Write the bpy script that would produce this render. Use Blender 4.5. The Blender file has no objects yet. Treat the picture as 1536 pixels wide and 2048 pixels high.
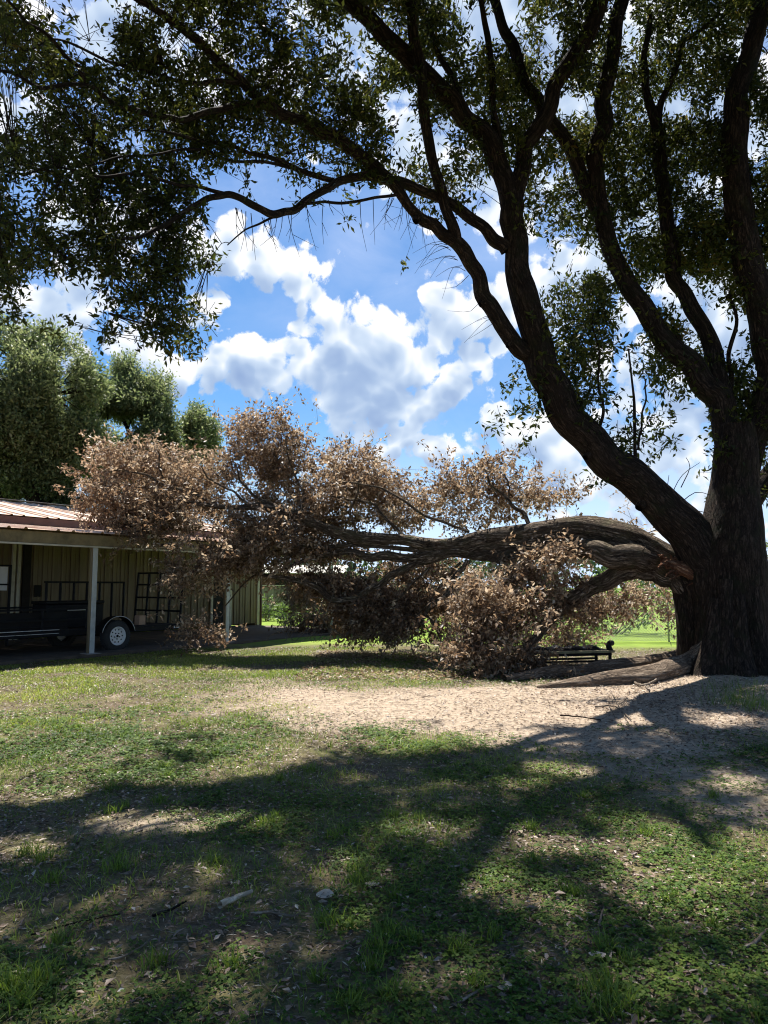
import bpy, math, random
import numpy as np
from mathutils import Vector

# ------------------------------------------------------------------ camera
sc = bpy.context.scene
COL = sc.collection
F = 1480.0
PITCH = math.atan(149.0 / F)
CAM_H = 1.55
cam_d = bpy.data.cameras.new('camera')
cam = bpy.data.objects.new('camera', cam_d)
COL.objects.link(cam)
cam.location = (0, 0, CAM_H)
cam.rotation_euler = (math.pi / 2 + PITCH, 0, 0)
cam_d.sensor_fit = 'VERTICAL'
cam_d.sensor_height = 36.0
cam_d.lens = F / 2048.0 * 36.0
cam_d.clip_start = 0.05
cam_d.clip_end = 2000
sc.camera = cam

# ------------------------------------------------------------------ light
SUN_EL, SUN_AZ = math.radians(62), math.radians(-15)      # azimuth from +Y, positive to the right
SV = np.array([math.sin(SUN_AZ) * math.cos(SUN_EL), math.cos(SUN_AZ) * math.cos(SUN_EL), math.sin(SUN_EL)])
sun_d = bpy.data.lights.new('sun', 'SUN')
sun_d.energy = 5.0
sun_d.angle = math.radians(0.53)
sun_d.color = (1.0, 0.955, 0.88)
sun = bpy.data.objects.new('sun', sun_d)
COL.objects.link(sun)
sun.rotation_euler = Vector(SV).to_track_quat('Z', 'Y').to_euler()

sc.view_settings.view_transform = 'Standard'
sc.view_settings.look = 'None'
sc.view_settings.gamma = 1.0
sc.view_settings.use_curve_mapping = False
sc.view_settings.exposure = 1.05
sc.render.engine = 'CYCLES'
sc.cycles.use_denoising = True
sc.cycles.filter_width = 1.1
sc.cycles.max_bounces = 6
sc.cycles.diffuse_bounces = 3
sc.cycles.glossy_bounces = 2
sc.cycles.transmission_bounces = 4
sc.cycles.sample_clamp_indirect = 4.0

def ray(px, py):
    a = (px - 768.0) / F
    b = (1024.0 - py) / F
    return np.array([a, math.cos(PITCH) - b * math.sin(PITCH), math.sin(PITCH) + b * math.cos(PITCH)])

def at(px, py, Y):
    r = ray(px, py)
    return np.array([0, 0, CAM_H]) + r * (Y / r[1])

def gp(px, py, z=0.0):
    r = ray(px, py)
    return np.array([0, 0, CAM_H]) + r * ((z - CAM_H) / r[2])

def project(P):
    P = np.asarray(P, float)
    x, y, z = P[..., 0], P[..., 1], P[..., 2] - CAM_H
    fw = y * math.cos(PITCH) + z * math.sin(PITCH)
    up = -y * math.sin(PITCH) + z * math.cos(PITCH)
    fw = np.where(np.abs(fw) < 1e-3, 1e-3, fw)
    return 768 + F * x / fw, 1024 - F * up / fw, fw

# ------------------------------------------------------------------ sky (world)
world = bpy.data.worlds.new('World')
sc.world = world
world.use_nodes = True
wt = world.node_tree
world.cycles.sampling_method = "MANUAL"
world.cycles.sample_map_resolution = 512
wt.nodes.clear()

class NT:
    """small helper for writing node trees"""
    def __init__(s, tree): s.t = tree
    def n(s, typ, **kw):
        nd = s.t.nodes.new(typ)
        for k, v in kw.items(): setattr(nd, k, v)
        return nd
    def link(s, a, b): s.t.links.new(a, b)
    def _set(s, sock, v):
        if isinstance(v, bpy.types.NodeSocket): s.link(v, sock)
        else: sock.default_value = v
    def math(s, op, a, b=0.0, c=None, clamp=False):
        nd = s.n('ShaderNodeMath', operation=op, use_clamp=clamp)
        s._set(nd.inputs[0], a); s._set(nd.inputs[1], b)
        if c is not None: s._set(nd.inputs[2], c)
        return nd.outputs[0]
    def vmath(s, op, a, b=(0, 0, 0), scale=None):
        nd = s.n('ShaderNodeVectorMath', operation=op)
        s._set(nd.inputs[0], a)
        if op != 'SCALE' : s._set(nd.inputs[1], b)
        if scale is not None: s._set(nd.inputs['Scale'], scale)
        return nd.outputs['Value'] if op in ('DISTANCE', 'LENGTH', 'DOT_PRODUCT') else nd.outputs[0]
    def noise(s, vec, scale, detail=4, rough=0.5, dist=0.0, out='Fac'):
        nd = s.n('ShaderNodeTexNoise')
        s._set(nd.inputs['Vector'], vec)
        nd.inputs['Scale'].default_value = scale
        nd.inputs['Detail'].default_value = detail
        nd.inputs['Roughness'].default_value = rough
        nd.inputs['Distortion'].default_value = dist
        return nd.outputs[out]
    def voro(s, vec, scale, feature='F1', smooth=None, detail=0.0, out='Distance'):
        nd = s.n('ShaderNodeTexVoronoi', feature=feature)
        s._set(nd.inputs['Vector'], vec)
        nd.inputs['Scale'].default_value = scale
        if detail and 'Detail' in nd.inputs: nd.inputs['Detail'].default_value = detail
        if smooth is not None: nd.inputs['Smoothness'].default_value = smooth
        return nd.outputs[out]
    def ramp(s, fac, stops, interp='LINEAR'):
        nd = s.n('ShaderNodeValToRGB')
        cr = nd.color_ramp
        cr.interpolation = interp
        while len(cr.elements) < len(stops): cr.elements.new(0.5)
        for e, (p, c) in zip(cr.elements, stops):
            e.position = p
            e.color = (*c, 1) if len(c) == 3 else c
        s._set(nd.inputs[0], fac)
        return nd.outputs[0]
    def mix(s, fac, a, b, mode='MIX'):
        nd = s.n('ShaderNodeMix', data_type='RGBA', blend_type=mode)
        s._set(nd.inputs['Factor'], fac)
        for k, v in ((6, a), (7, b)):
            if not isinstance(v, bpy.types.NodeSocket) and len(v) == 3: v = (*v, 1)
            s._set(nd.inputs[k], v)
        return nd.outputs[2]
    def mapr(s, v, a, b, c=0.0, d=1.0, kind='LINEAR'):
        nd = s.n('ShaderNodeMapRange', interpolation_type=kind)
        s._set(nd.inputs['Value'], v)
        for k, x in (('From Min', a), ('From Max', b), ('To Min', c), ('To Max', d)): nd.inputs[k].default_value = x
        return nd.outputs['Result']
    def attr(s, name):
        return s.n('ShaderNodeAttribute', attribute_name=name)

# px, py, radius px, weight : cumulus heaps as directions in the sky
CLOUDS = [
 (665, 685, 80, 1), (735, 715, 90, 1), (820, 730, 75, 1), (690, 780, 75, 1), (880, 790, 62, 1), (790, 800, 70, .9), (625,750,45,.9), (905, 745, 45, .8), (740, 760, 120, 1.1), (850, 780, 90, .9), (660, 720, 90, 1),
 (500, 725, 66, 1.1), (460, 740, 55, 1), (430, 745, 50, .95), (300, 715, 70, .9), (345, 750, 45, .8), (550, 765, 42, .9), (250, 690, 60, .8),
 (990, 835, 52, 1), (945, 868, 28, .8), (1075, 880, 62, 1), (1130, 930, 75, .9), (1200, 960, 90, .8), (1020, 900, 45, .6),
 (900, 615, 60, 1), (875, 655, 50, .95), (955, 650, 80, .9), (1010, 600, 60, .8), (1085, 575, 55, .95), (1110, 640, 50, .6),
 (450, 490, 52, .95), (520, 500, 42, .95), (590, 525, 42, .95), (615, 575, 48, .95), (515, 545, 20, .7), (640, 610, 25, .8), (385, 480, 60, .8),
 (395, 600, 42, .9), (430, 580, 30, .9), (380, 650, 35, .6), (130, 640, 90, .9), (20, 590, 70, .8), (560, 680, 20, .6),
 (865, 905, 34, .9), (800, 885, 34, .85), (820, 855, 22, .8), (900, 890, 24, .8), (770, 930, 40, .6), (700, 990, 90, .5),
 (1330, 860, 130, .75), (1400, 980, 90, .75), (1250, 1040, 110, .7), (1180, 520, 90, .7),
 (1000, 120, 300, .95), (1300, 280, 300, .95), (1500, 700, 260, .9), (760, -50, 260, .8), (300, 60, 160, .8), (60, 260, 120, .6), (880, 330, 90, .8), (1050, 420, 80, .8),
 (200, 480, 90, .6), (620, 150, 90, .8), (-120, 820, 140, .8),
]
VEILS = [(600, 640, 420, .36), (900, 760, 420, .45), (250, 150, 620, .85), (1150, 100, 700, 1.1), (-200, 500, 400, .8), (730, 470, 190, .75), (900, 500, 200, .7), (650, 660, 160, .45), (1150, 780, 240, .6), (1350, 940, 260, .8), (800, 560, 170, .55), (330, 850, 160, .35), (760, 980, 200, .6), (1050, 250, 420, .8)]

def unit(v): return v / np.linalg.norm(v)

def cloud_group(name, fine):
    """how deep in cloud a sky direction lies: heaps at their places, roughened by billows"""
    g = bpy.data.node_groups.new(name, 'ShaderNodeTree')
    g.interface.new_socket('Vector', in_out='INPUT', socket_type='NodeSocketVector')
    g.interface.new_socket('Field', in_out='OUTPUT', socket_type='NodeSocketFloat')
    q = NT(g)
    gi, go = q.n('NodeGroupInput'), q.n('NodeGroupOutput')
    vin = gi.outputs[0]
    warp = q.vmath('SUBTRACT', q.noise(vin, 7.0, 2, .55, out='Color'), (.5, .5, .5))
    vw = q.vmath('ADD', vin, q.vmath('SCALE', warp, scale=0.05))
    acc = None
    for px, py, r, w in CLOUDS:
        c = unit(ray(px, py))
        rr = r / F * 1.25 * c[1]
        d = q.vmath('DISTANCE', vw, tuple(c))
        v = q.math('MULTIPLY_ADD', d, -w / rr, w)          # w at the centre, 0 at the rim
        acc = v if acc is None else q.math('MAXIMUM', acc, v)
    gen = q.math('MULTIPLY_ADD', q.noise(vin, 2.6, 2, .5), 3.4, -1.95)
    outside = q.mapr(q.vmath('DISTANCE', vin, tuple(unit(ray(768, 620)))), .52, .8)
    gen = q.math('ADD', gen, q.math('MULTIPLY_ADD', outside, 1.0, -1.0))
    acc = q.math('MAXIMUM', q.math('MAXIMUM', acc, gen), -1.0)
    vb = q.vmath('ADD', vin, q.vmath('SCALE', warp, scale=0.03))
    b1 = q.voro(vb, 24, 'F1')
    bil = q.math('MULTIPLY_ADD', b1, -.95, .42)
    b3 = q.noise(vw, 24, 7 if fine else 2, .66)
    bil = q.math('ADD', bil, q.math('MULTIPLY_ADD', b3, 1.5, -.75))
    if fine:
        b2 = q.voro(vw, 60, 'F1')
        bil = q.math('ADD', bil, q.math('MULTIPLY_ADD', b2, -.5, .22))
    q.link(q.math('ADD', acc, bil), go.inputs[0])
    return g
G_FINE, G_SOFT = cloud_group('cloud_field', True), cloud_group('cloud_field_soft', False)

W = NT(wt)
tc = W.n('ShaderNodeTexCoord')
dirv = tc.outputs['Generated']
def field(vec, g):
    nd = W.n('ShaderNodeGroup'); nd.node_tree = g
    W.link(vec, nd.inputs[0]); return nd.outputs[0]
f0 = field(dirv, G_FINE)
f1 = field(W.vmath('ADD', dirv, (0.008, 0.0, 0.028)), G_SOFT)
dens = W.mapr(f0, -0.01, 0.24, 0, 1, 'SMOOTHSTEP')
thick = W.mapr(f1, -0.28, 1.35, 0, 1)
ccol = W.ramp(thick, [(0.0, (1.0, 1.0, 1.0)), (0.16, (.93, .95, 1.0)), (0.36, (.58, .69, .84)), (0.62, (.37, .49, .70)), (1.0, (.25, .36, .60))])
veil = None
for px, py, r, w in VEILS:
    c = unit(ray(px, py))
    d = W.vmath('DISTANCE', dirv, tuple(c))
    v = W.math('MULTIPLY', W.mapr(d, r / F, 0.0, 0, 1, 'SMOOTHSTEP'), w)
    veil = v if veil is None else W.math('MAXIMUM', veil, v)
veil = W.math('MULTIPLY', veil, W.mapr(W.noise(W.vmath('MULTIPLY', dirv, (1.0, 1, 1.7)), 7.0, 6, .6, .4), .25, .75, .15, 1.0))
skyt = W.n('ShaderNodeTexSky', sky_type='NISHITA')
skyt.sun_disc = False
skyt.sun_elevation = SUN_EL
skyt.sun_rotation = SUN_AZ
skyt.altitude = 200
skyt.air_density = 1.0
skyt.dust_density = 0.25
skyt.ozone_density = 3.0
SKY_S = 0.068
hs = W.n('ShaderNodeHueSaturation')
hs.inputs['Saturation'].default_value = 1.34
W.link(skyt.outputs[0], hs.inputs['Color'])
sky_col = hs.outputs[0]
CS = 0.80 / SKY_S
cl = W.vmath('SCALE', ccol, scale=CS * .70)
vcol = (0.40 * CS, 0.48 * CS, 0.66 * CS, 1)
base = W.mix(veil, sky_col, vcol)
sz_ = W.n('ShaderNodeSeparateXYZ'); W.link(dirv, sz_.inputs[0])
hor = W.mapr(sz_.outputs[2], 0.0, 0.24, .92, 0, 'SMOOTHSTEP')         # pale air low over the horizon
base = W.mix(hor, base, (0.46 * CS, 0.58 * CS, 0.80 * CS, 1))
final = W.mix(W.math('MULTIPLY', dens, .97), base, cl)
bg = W.n('ShaderNodeBackground')
W.link(final, bg.inputs[0])
bg.inputs[1].default_value = SKY_S
wo = W.n('ShaderNodeOutputWorld')
W.link(bg.outputs[0], wo.inputs[0])

# ------------------------------------------------------------------ helpers
rng = np.random.default_rng(11)
random.seed(5)

def tag(o, label=None, cat=None, group=None, kind=None):
    if label: o['label'] = label
    if cat: o['category'] = cat
    if group: o['group'] = group
    if kind: o['kind'] = kind
    return o

def empty(name, loc, label=None, cat=None, group=None, rz=0.0):
    o = bpy.data.objects.new(name, None)
    o.empty_display_size = .2
    COL.objects.link(o)
    o.location = tuple(loc)
    o.rotation_euler = (0, 0, rz)
    return tag(o, label, cat, group)

def mk(name, V, Fc, mat, parent=None, rnd=None, bark=None, smooth=False, attrs=None, world_space=True):
    """Fc: list of index arrays (each (M,k)) -> one mesh object; V in world space, moved under its parent"""
    V = np.asarray(V, np.float32).reshape(-1, 3)
    if parent is not None and world_space:
        V = V - np.array(parent.matrix_basis.translation, np.float32)
        rz = parent.rotation_euler[2]
        if rz:
            c, s = math.cos(-rz), math.sin(-rz)
            V = V @ np.array([[c, s, 0], [-s, c, 0], [0, 0, 1]], np.float32)
    if not isinstance(Fc, list): Fc = [Fc]
    Fc = [np.asarray(f, np.int32) for f in Fc if len(f)]
    me = bpy.data.meshes.new(name)
    nl = sum(f.size for f in Fc); nf = sum(len(f) for f in Fc)
    me.vertices.add(len(V)); me.loops.add(nl); me.polygons.add(nf)
    me.vertices.foreach_set('co', V.ravel())
    me.loops.foreach_set('vertex_index', np.concatenate([f.ravel() for f in Fc]))
    tot = np.concatenate([np.full(len(f), f.shape[1], np.int32) for f in Fc])
    st = np.concatenate([[0], np.cumsum(tot)[:-1]]).astype(np.int32)
    me.polygons.foreach_set('loop_start', st)
    me.update(calc_edges=True)
    me.validate(verbose=False)
    if rnd is not None:
        a = me.attributes.new('rnd', 'FLOAT', 'POINT'); a.data.foreach_set('value', np.asarray(rnd, np.float32))
    if bark is not None:
        a = me.attributes.new('bark', 'FLOAT_VECTOR', 'POINT'); a.data.foreach_set('vector', np.asarray(bark, np.float32).ravel())
    for k, v in (attrs or {}).items():
        a = me.attributes.new(k, 'FLOAT', 'POINT'); a.data.foreach_set('value', np.asarray(v, np.float32))
    if smooth: me.shade_smooth()
    if mat is not None: me.materials.append(mat)
    o = bpy.data.objects.new(name, me)
    COL.objects.link(o)
    if parent is not None: o.parent = parent
    return o

class MB:
    """collects simple solids into one mesh (quads)"""
    def __init__(s): s.v = []; s.f = []; s.n = 0
    def add(s, V, Q):
        V = np.asarray(V, float); s.v.append(V); s.f += [[i + s.n for i in q_] for q_ in Q]; s.n += len(V)
    def box(s, c, ax, ay, az, hx, hy, hz, bev=0.0):
        c, ax, ay, az = map(lambda k: np.asarray(k, float), (c, ax, ay, az))
        if bev <= 0:
            V = [c + ax * hx * i + ay * hy * j + az * hz * k for k in (-1, 1) for j in (-1, 1) for i in (-1, 1)]
            s.add(V, [(0, 2, 3, 1), (4, 5, 7, 6), (0, 1, 5, 4), (2, 6, 7, 3), (0, 4, 6, 2), (1, 3, 7, 5)]); return
        b = min(bev, hx * .45, hy * .45, hz * .45)       # chamfered box
        V = []; idx = {}
        for k in (-1, 1):
            for j in (-1, 1):
                for i in (-1, 1):
                    for m in range(3):
                        h = [hx - b, hy - b, hz - b]; h[m] += b
                        idx[(i, j, k, m)] = len(V)
                        V.append(c + ax * i * h[0] + ay * j * h[1] + az * k * h[2])
        Q = []
        for k in (-1, 1):
            Q.append([idx[(i, j, k, 2)] for i, j in ((-1, -1), (1, -1), (1, 1), (-1, 1))][::k])
            Q.append([idx[(i, k, j, 1)] for i, j in ((-1, -1), (1, -1), (1, 1), (-1, 1))][::-k])
            Q.append([idx[(k, i, j, 0)] for i, j in ((-1, -1), (1, -1), (1, 1), (-1, 1))][::k])
        for a in (-1, 1):
            for c2 in (-1, 1):
                Q.append([idx[(a, c2, -1, 0)], idx[(a, c2, 1, 0)], idx[(a, c2, 1, 1)], idx[(a, c2, -1, 1)]])
                Q.append([idx[(a, -1, c2, 0)], idx[(a, 1, c2, 0)], idx[(a, 1, c2, 2)], idx[(a, -1, c2, 2)]])
                Q.append([idx[(-1, a, c2, 1)], idx[(1, a, c2, 1)], idx[(1, a, c2, 2)], idx[(-1, a, c2, 2)]])
                for k in (-1, 1):
                    Q.append([idx[(a, c2, k, 0)], idx[(a, c2, k, 1)], idx[(a, c2, k, 2)]])
        s.add(V, Q)
    def bar(s, p, q_, w, h=None, up=(0, 0, 1)):
        p, q_ = np.asarray(p, float), np.asarray(q_, float)
        d = q_ - p; L = np.linalg.norm(d); d = d / L
        up = np.asarray(up, float)
        if abs(d @ up) > .95: up = np.array([0, 1.0, 0]) if abs(d[1]) < .9 else np.array([1.0, 0, 0])
        sx = np.cross(d, up); sx /= np.linalg.norm(sx); u2 = np.cross(sx, d)
        s.box((p + q_) / 2, d, sx, u2, L / 2, w / 2, (h or w) / 2)
    def tube(s, pts, r, n=8, closed=False):
        pts = np.asarray(pts, float); R = np.broadcast_to(np.asarray(r, float), (len(pts),))
        V, _, Fq = tube_arrays(pts, R, n)
        s.add(V, Fq.tolist())
    def build(s, name, mat, parent=None, smooth=False):
        V = np.concatenate(s.v)
        me = bpy.data.meshes.new(name)
        if parent is not None:
            V = V - np.array(parent.matrix_basis.translation)
            rz = parent.rotation_euler[2]
            if rz:
                c, q2 = math.cos(-rz), math.sin(-rz)
                V = V @ np.array([[c, q2, 0], [-q2, c, 0], [0, 0, 1]])
        me.from_pydata(V.tolist(), [], s.f)
        me.update()
        if smooth: me.shade_smooth()
        me.materials.append(mat)
        o = bpy.data.objects.new(name, me); COL.objects.link(o)
        if parent is not None: o.parent = parent
        return o

def catmull(P, step):
    """P (n,k) control rows -> rows resampled about every STEP metres (first three columns are position)"""
    P = np.asarray(P, float)
    A = np.vstack([2 * P[0] - P[1], P, 2 * P[-1] - P[-2]])
    out = []
    for i in range(1, len(A) - 2):
        p0, p1, p2, p3 = A[i - 1], A[i], A[i + 1], A[i + 2]
        n = max(2, int(np.linalg.norm(p2[:3] - p1[:3]) / step))
        t = np.linspace(0, 1, n, endpoint=False)[:, None]
        out.append(.5 * (2 * p1 + (p2 - p0) * t + (2 * p0 - 5 * p1 + 4 * p2 - p3) * t ** 2 + (3 * p1 - p0 - 3 * p2 + p3) * t ** 3))
    out.append(P[-1:])
    return np.vstack(out)

def frames(P):
    T = np.gradient(P, axis=0); T /= np.linalg.norm(T, axis=1)[:, None] + 1e-9
    N = np.zeros_like(T)
    a = np.array([0, 1.0, 0]) if abs(T[0][1]) < .9 else np.array([1.0, 0, 0])
    v = a - T[0] * (a @ T[0]); N[0] = v / np.linalg.norm(v)
    for i in range(1, len(P)):
        v = N[i - 1] - T[i] * (N[i - 1] @ T[i]); N[i] = v / (np.linalg.norm(v) + 1e-9)
    return T, N, np.cross(T, N)

def tube_arrays(P, R, n, lump=0.0, seed=0, furrow=0.0):
    P = np.asarray(P, float); R = np.asarray(R, float)
    T, N, B = frames(P)
    th = np.linspace(0, 2 * math.pi, n, endpoint=False)
    S = np.concatenate([[0], np.cumsum(np.linalg.norm(np.diff(P, axis=0), axis=1))])
    c, s = np.cos(th), np.sin(th)
    rr = np.repeat(R[:, None], n, 1)
    if lump:
        for k in range(6):
            ph, a, fz = rng.uniform(0, 6.28), rng.integers(1, 5), rng.uniform(.6, 3.5)
            rr = rr * (1 + lump * .5 * np.sin(a * th[None] + ph + fz * S[:, None]) * np.sin(fz * 1.3 * S[:, None] + ph * 2))
    if furrow:
        m = np.maximum(4, (2 * math.pi * R.mean() / .075)).astype(int)
        w = 1.3 * np.sin(S[:, None] * 5.1 + seed + 3 * th[None]) + .9 * np.sin(S[:, None] * 11.7 + 2 * th[None] + seed * 2)
        fr = np.abs(np.sin(.5 * m * th[None] + w)) ** .7
        rr = rr + furrow * (fr - .6) * (.75 + .25 * np.sin(S[:, None] * 23 + 5 * th[None]))
    V = P[:, None] + rr[..., None] * (N[:, None] * c[None, :, None] + B[:, None] * s[None, :, None])
    bark = np.stack([R[:, None] * c, R[:, None] * s, np.repeat(S[:, None], n, 1)], -1)
    i = np.arange(len(P) - 1)[:, None] * n; j = np.arange(n)[None]; j2 = (j + 1) % n
    Fq = np.stack([i + j, i + j2, i + n + j2, i + n + j], -1).reshape(-1, 4)
    V = V.reshape(-1, 3)
    e = len(V)
    V = np.vstack([V, P[-1:] + T[-1:] * R[-1] * .6]); bark = np.vstack([bark.reshape(-1, 3), [[0, 0, S[-1]]]])
    k = (len(P) - 1) * n
    V = np.vstack([V, P[:1] - T[:1] * R[0] * .5]); bark = np.vstack([bark, [[0, 0, 0]]])
    cap = np.stack([k + j[0], k + j2[0], np.full(n, e), np.full(n, e)], -1)
    cap0 = np.stack([j2[0], j[0], np.full(n, e + 1), np.full(n, e + 1)], -1)
    return V, bark, np.vstack([Fq, cap, cap0])

def reach(x):
    """how far the boughs on the left reach out over the yard, towards the viewer (metres)"""
    return 3.7 * np.clip((860 - np.asarray(x, float)) / 860, 0, 1.05) ** 1.1

class Wood:
    """limbs of one tree gathered as parts; keeps sample points for hanging twigs"""
    def __init__(s, parent, mat, k=1.0): s.k = k; s.out = False; s.parent = parent; s.mat = mat; s.samples = []; s.tv = []; s.tb = []; s.tf = []; s.n = 0
    def limb(s, pts, name='limb', n=None, lump=.06, furrow=0.0, keep=True, kind='px'):
        if kind == 'px' and s.out: pts = [(px, py, w, d - float(reach(px))) for px, py, w, d in pts]
        if kind == 'px': rows = [[*at(px, py, d), w * .5 / F * d] for px, py, w, d in pts]
        else: rows = pts
        rows = np.array(rows, float)
        if kind == 'px' and name in ('limb', 'sprout', 'trunk_limb'):
            rows[:, 3] *= s.k
            ex = [rows[0]]                       # knees: limbs turn in short, angular runs
            for a_, b_ in zip(rows[:-1], rows[1:]):
                m_ = (a_ + b_) / 2; off = rng.normal(size=3) * min(.26 * m_[3], .04); off[1] *= .4
                m_[:3] += off; m_[3] *= rng.uniform(.93, 1.08); ex += [m_, b_]
            rows = np.array(ex)
        r0 = rows[:, 3].max()
        C_ = catmull(rows, max(.04, min(.12, r0 * .45)))
        P, R = C_[:, :3], np.maximum(C_[:, 3], .004)
        L = np.linalg.norm(np.diff(P, axis=0), axis=1).sum()
        if r0 < .12 and kind == 'px':
            S = np.linspace(0, 1, len(P))[:, None]
            for k in range(4):
                fr = rng.uniform(3, 9) * max(1, L / 3); ph = rng.uniform(0, 6.28, 3)
                P = P + rng.uniform(.3, 1, 3) * .018 * np.sin(fr * S * 2 + ph) * np.minimum(1, S * 6)
        nn = n or int(np.clip(r0 * 160, 7, 40))
        V, b, Fq = tube_arrays(P, R, nn, lump, rng.uniform(0, 9), furrow)
        if keep: s.samples.append(np.hstack([P[::3], R[::3, None]]))
        return mk(name, V, Fq, s.mat, s.parent, bark=b, smooth=True)
    def twig(s, rows, n=5):
        rows = np.array(rows, float)
        C_ = catmull(rows, .12) if len(rows) > 2 else rows
        V, b, Fq = tube_arrays(C_[:, :3], np.maximum(C_[:, 3], .0015), n)
        s.tv.append(V); s.tb.append(b); s.tf.append(Fq + s.n); s.n += len(V)
    def twig_cloud(s, A, B, r):
        """many straight 3-sided twigs A->B, vectorised"""
        A, B = np.asarray(A), np.asarray(B); K = len(A)
        if K == 0: return
        d = B - A; L = np.linalg.norm(d, axis=1, keepdims=True) + 1e-6; d = d / L
        a = np.tile([0.3, .2, 1.0], (K, 1)); x = np.cross(d, a); x /= np.linalg.norm(x, axis=1, keepdims=True) + 1e-6; y = np.cross(d, x)
        th = np.array([0, 2.09, 4.19]); r = np.broadcast_to(r, (K,))
        ring = x[:, None] * np.cos(th)[None, :, None] + y[:, None] * np.sin(th)[None, :, None]
        V0 = A[:, None] + ring * r[:, None, None]; V1 = B[:, None] + ring * r[:, None, None] * .4
        V = np.concatenate([V0, V1], 1).reshape(-1, 3)
        i = np.arange(K)[:, None] * 6
        Q = np.concatenate([np.stack([i[:, 0] + j, i[:, 0] + (j + 1) % 3, i[:, 0] + 3 + (j + 1) % 3, i[:, 0] + 3 + j], -1) for j in range(3)])
        b = np.concatenate([np.repeat(V[:, :1] * .1, 1, 1), V[:, 1:]], 1)
        s.tv.append(V); s.tb.append(b); s.tf.append(Q + s.n); s.n += len(V)
    def flush(s, name='twigs'):
        if not s.tv: return
        o = mk(name, np.vstack(s.tv), np.vstack(s.tf), s.mat, s.parent, bark=np.vstack(s.tb), smooth=True)
        o['kind'] = 'stuff'
        return o

def grow(wood, pts, S, r_tip=.004, k=.009, rmax=.05, jit=.10, maxd=3.5, n=5):
    """joins points to a limb or to a twig already grown, nearest first, so that they fork as they go"""
    base = np.array(S[:, :3]); rad = np.array(S[:, 3])
    d0 = np.array([np.sqrt(((base - p) ** 2).sum(1).min()) for p in pts])
    for i in np.argsort(d0):
        p = pts[i]; d = np.sqrt(((base - p) ** 2).sum(1)); j = d.argmin(); L = d[j]
        if L > maxd or L < .12: continue
        a = base[j]; r0 = min(rad[j] * .7, r_tip + k * L + .002)
        m1 = a + (p - a) * .4 + rng.normal(size=3) * jit * L; m2 = a + (p - a) * .75 + rng.normal(size=3) * jit * .7 * L
        wood.twig([[*a, r0], [*m1, r0 * .8], [*m2, r0 * .6], [*p, r_tip]], n)
        base = np.vstack([base, m1, m2, p]); rad = np.concatenate([rad, [r0 * .8, r0 * .65, r_tip * 1.3]])
    return base

def nrm(v): return v / (np.linalg.norm(v, axis=-1, keepdims=True) + 1e-9)

def leaves(C, D, Nn, L, Wd, fold=.18):
    """folded diamond leaves, base at C, along D, facing Nn"""
    D = nrm(D); S = nrm(np.cross(D, Nn)); U = np.cross(S, D)
    L, Wd = L[:, None], Wd[:, None]
    a = C; b = C + D * L * .45 + S * Wd * .5 + U * Wd * fold; c = C + D * L - U * L * .06; d = C + D * L * .45 - S * Wd * .5 + U * Wd * fold
    V = np.stack([a, b, c, d], 1).reshape(-1, 3)
    i = np.arange(len(C))[:, None] * 4
    Ft = np.concatenate([i + np.array([[0, 1, 2]]), i + np.array([[0, 2, 3]])])
    return V, Ft

def clusters(C, n, Ls, leafL, leafW, droop=-.1, twig=None, crnd=None, up=0.35, dirs=None, hang=0.0):
    """sprigs of n leaves each around points C -> (V, F, rnd)"""
    K = len(C)
    t = dirs if dirs is not None else nrm(rng.normal(size=(K, 3)) + np.array([0, 0, -hang]))
    s = rng.uniform(-.5, .5, (K, n))
    base = C[:, None] + t[:, None] * (s * Ls)[..., None] + rng.normal(size=(K, n, 3)) * (np.asarray(Ls)[..., None] if np.ndim(Ls) else Ls) * .085
    d = nrm(t[:, None] * .55 + rng.normal(size=(K, n, 3)) * .75 + np.array([0, 0, droop]))
    nn = nrm(rng.normal(size=(K, n, 3)) * .7 + np.array([0, 0, up]))
    sz = rng.uniform(.55, 1.15, (K, n))
    V, Ft = leaves(base.reshape(-1, 3), d.reshape(-1, 3), nn.reshape(-1, 3), (leafL * sz).ravel(), (leafW * sz * rng.uniform(.8, 1.2, (K, n))).ravel())
    cr = (crnd if crnd is not None else rng.uniform(0, 1, K))[:, None]
    r = np.clip(cr * .6 + rng.uniform(0, 1, (K, n)) * .4, 0, 1).ravel()
    base_l = Ls
    if twig is not None:
        twig.twig_cloud(C - t * Ls * .55, C + t * Ls * .5, .0045)
    return V, Ft, np.repeat(r, 4), t

# value noise for placing things
_tab = np.random.default_rng(77).uniform(0, 1, (256, 256))
def vnoise(x, y, sc_=1.0, seed=0):
    x = np.asarray(x) * sc_ + seed * 17.3; y = np.asarray(y) * sc_ + seed * 9.1
    xi, yi = np.floor(x).astype(int), np.floor(y).astype(int); fx, fy = x - xi, y - yi
    fx, fy = fx * fx * (3 - 2 * fx), fy * fy * (3 - 2 * fy)
    g_ = lambda a, b: _tab[a % 256, b % 256]
    return (g_(xi, yi) * (1 - fx) + g_(xi + 1, yi) * fx) * (1 - fy) + (g_(xi, yi + 1) * (1 - fx) + g_(xi + 1, yi + 1) * fx) * fy
def fbm(x, y, sc_=1.0, seed=0, o=4):
    return sum(vnoise(x, y, sc_ * 2 ** k, seed + k) * .5 ** k for k in range(o)) / (2 - .5 ** (o - 1))

# ------------------------------------------------------------------ materials
def new_mat(name):
    m = bpy.data.materials.new(name); m.use_nodes = True; m.node_tree.nodes.clear()
    return m, NT(m.node_tree)

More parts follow.
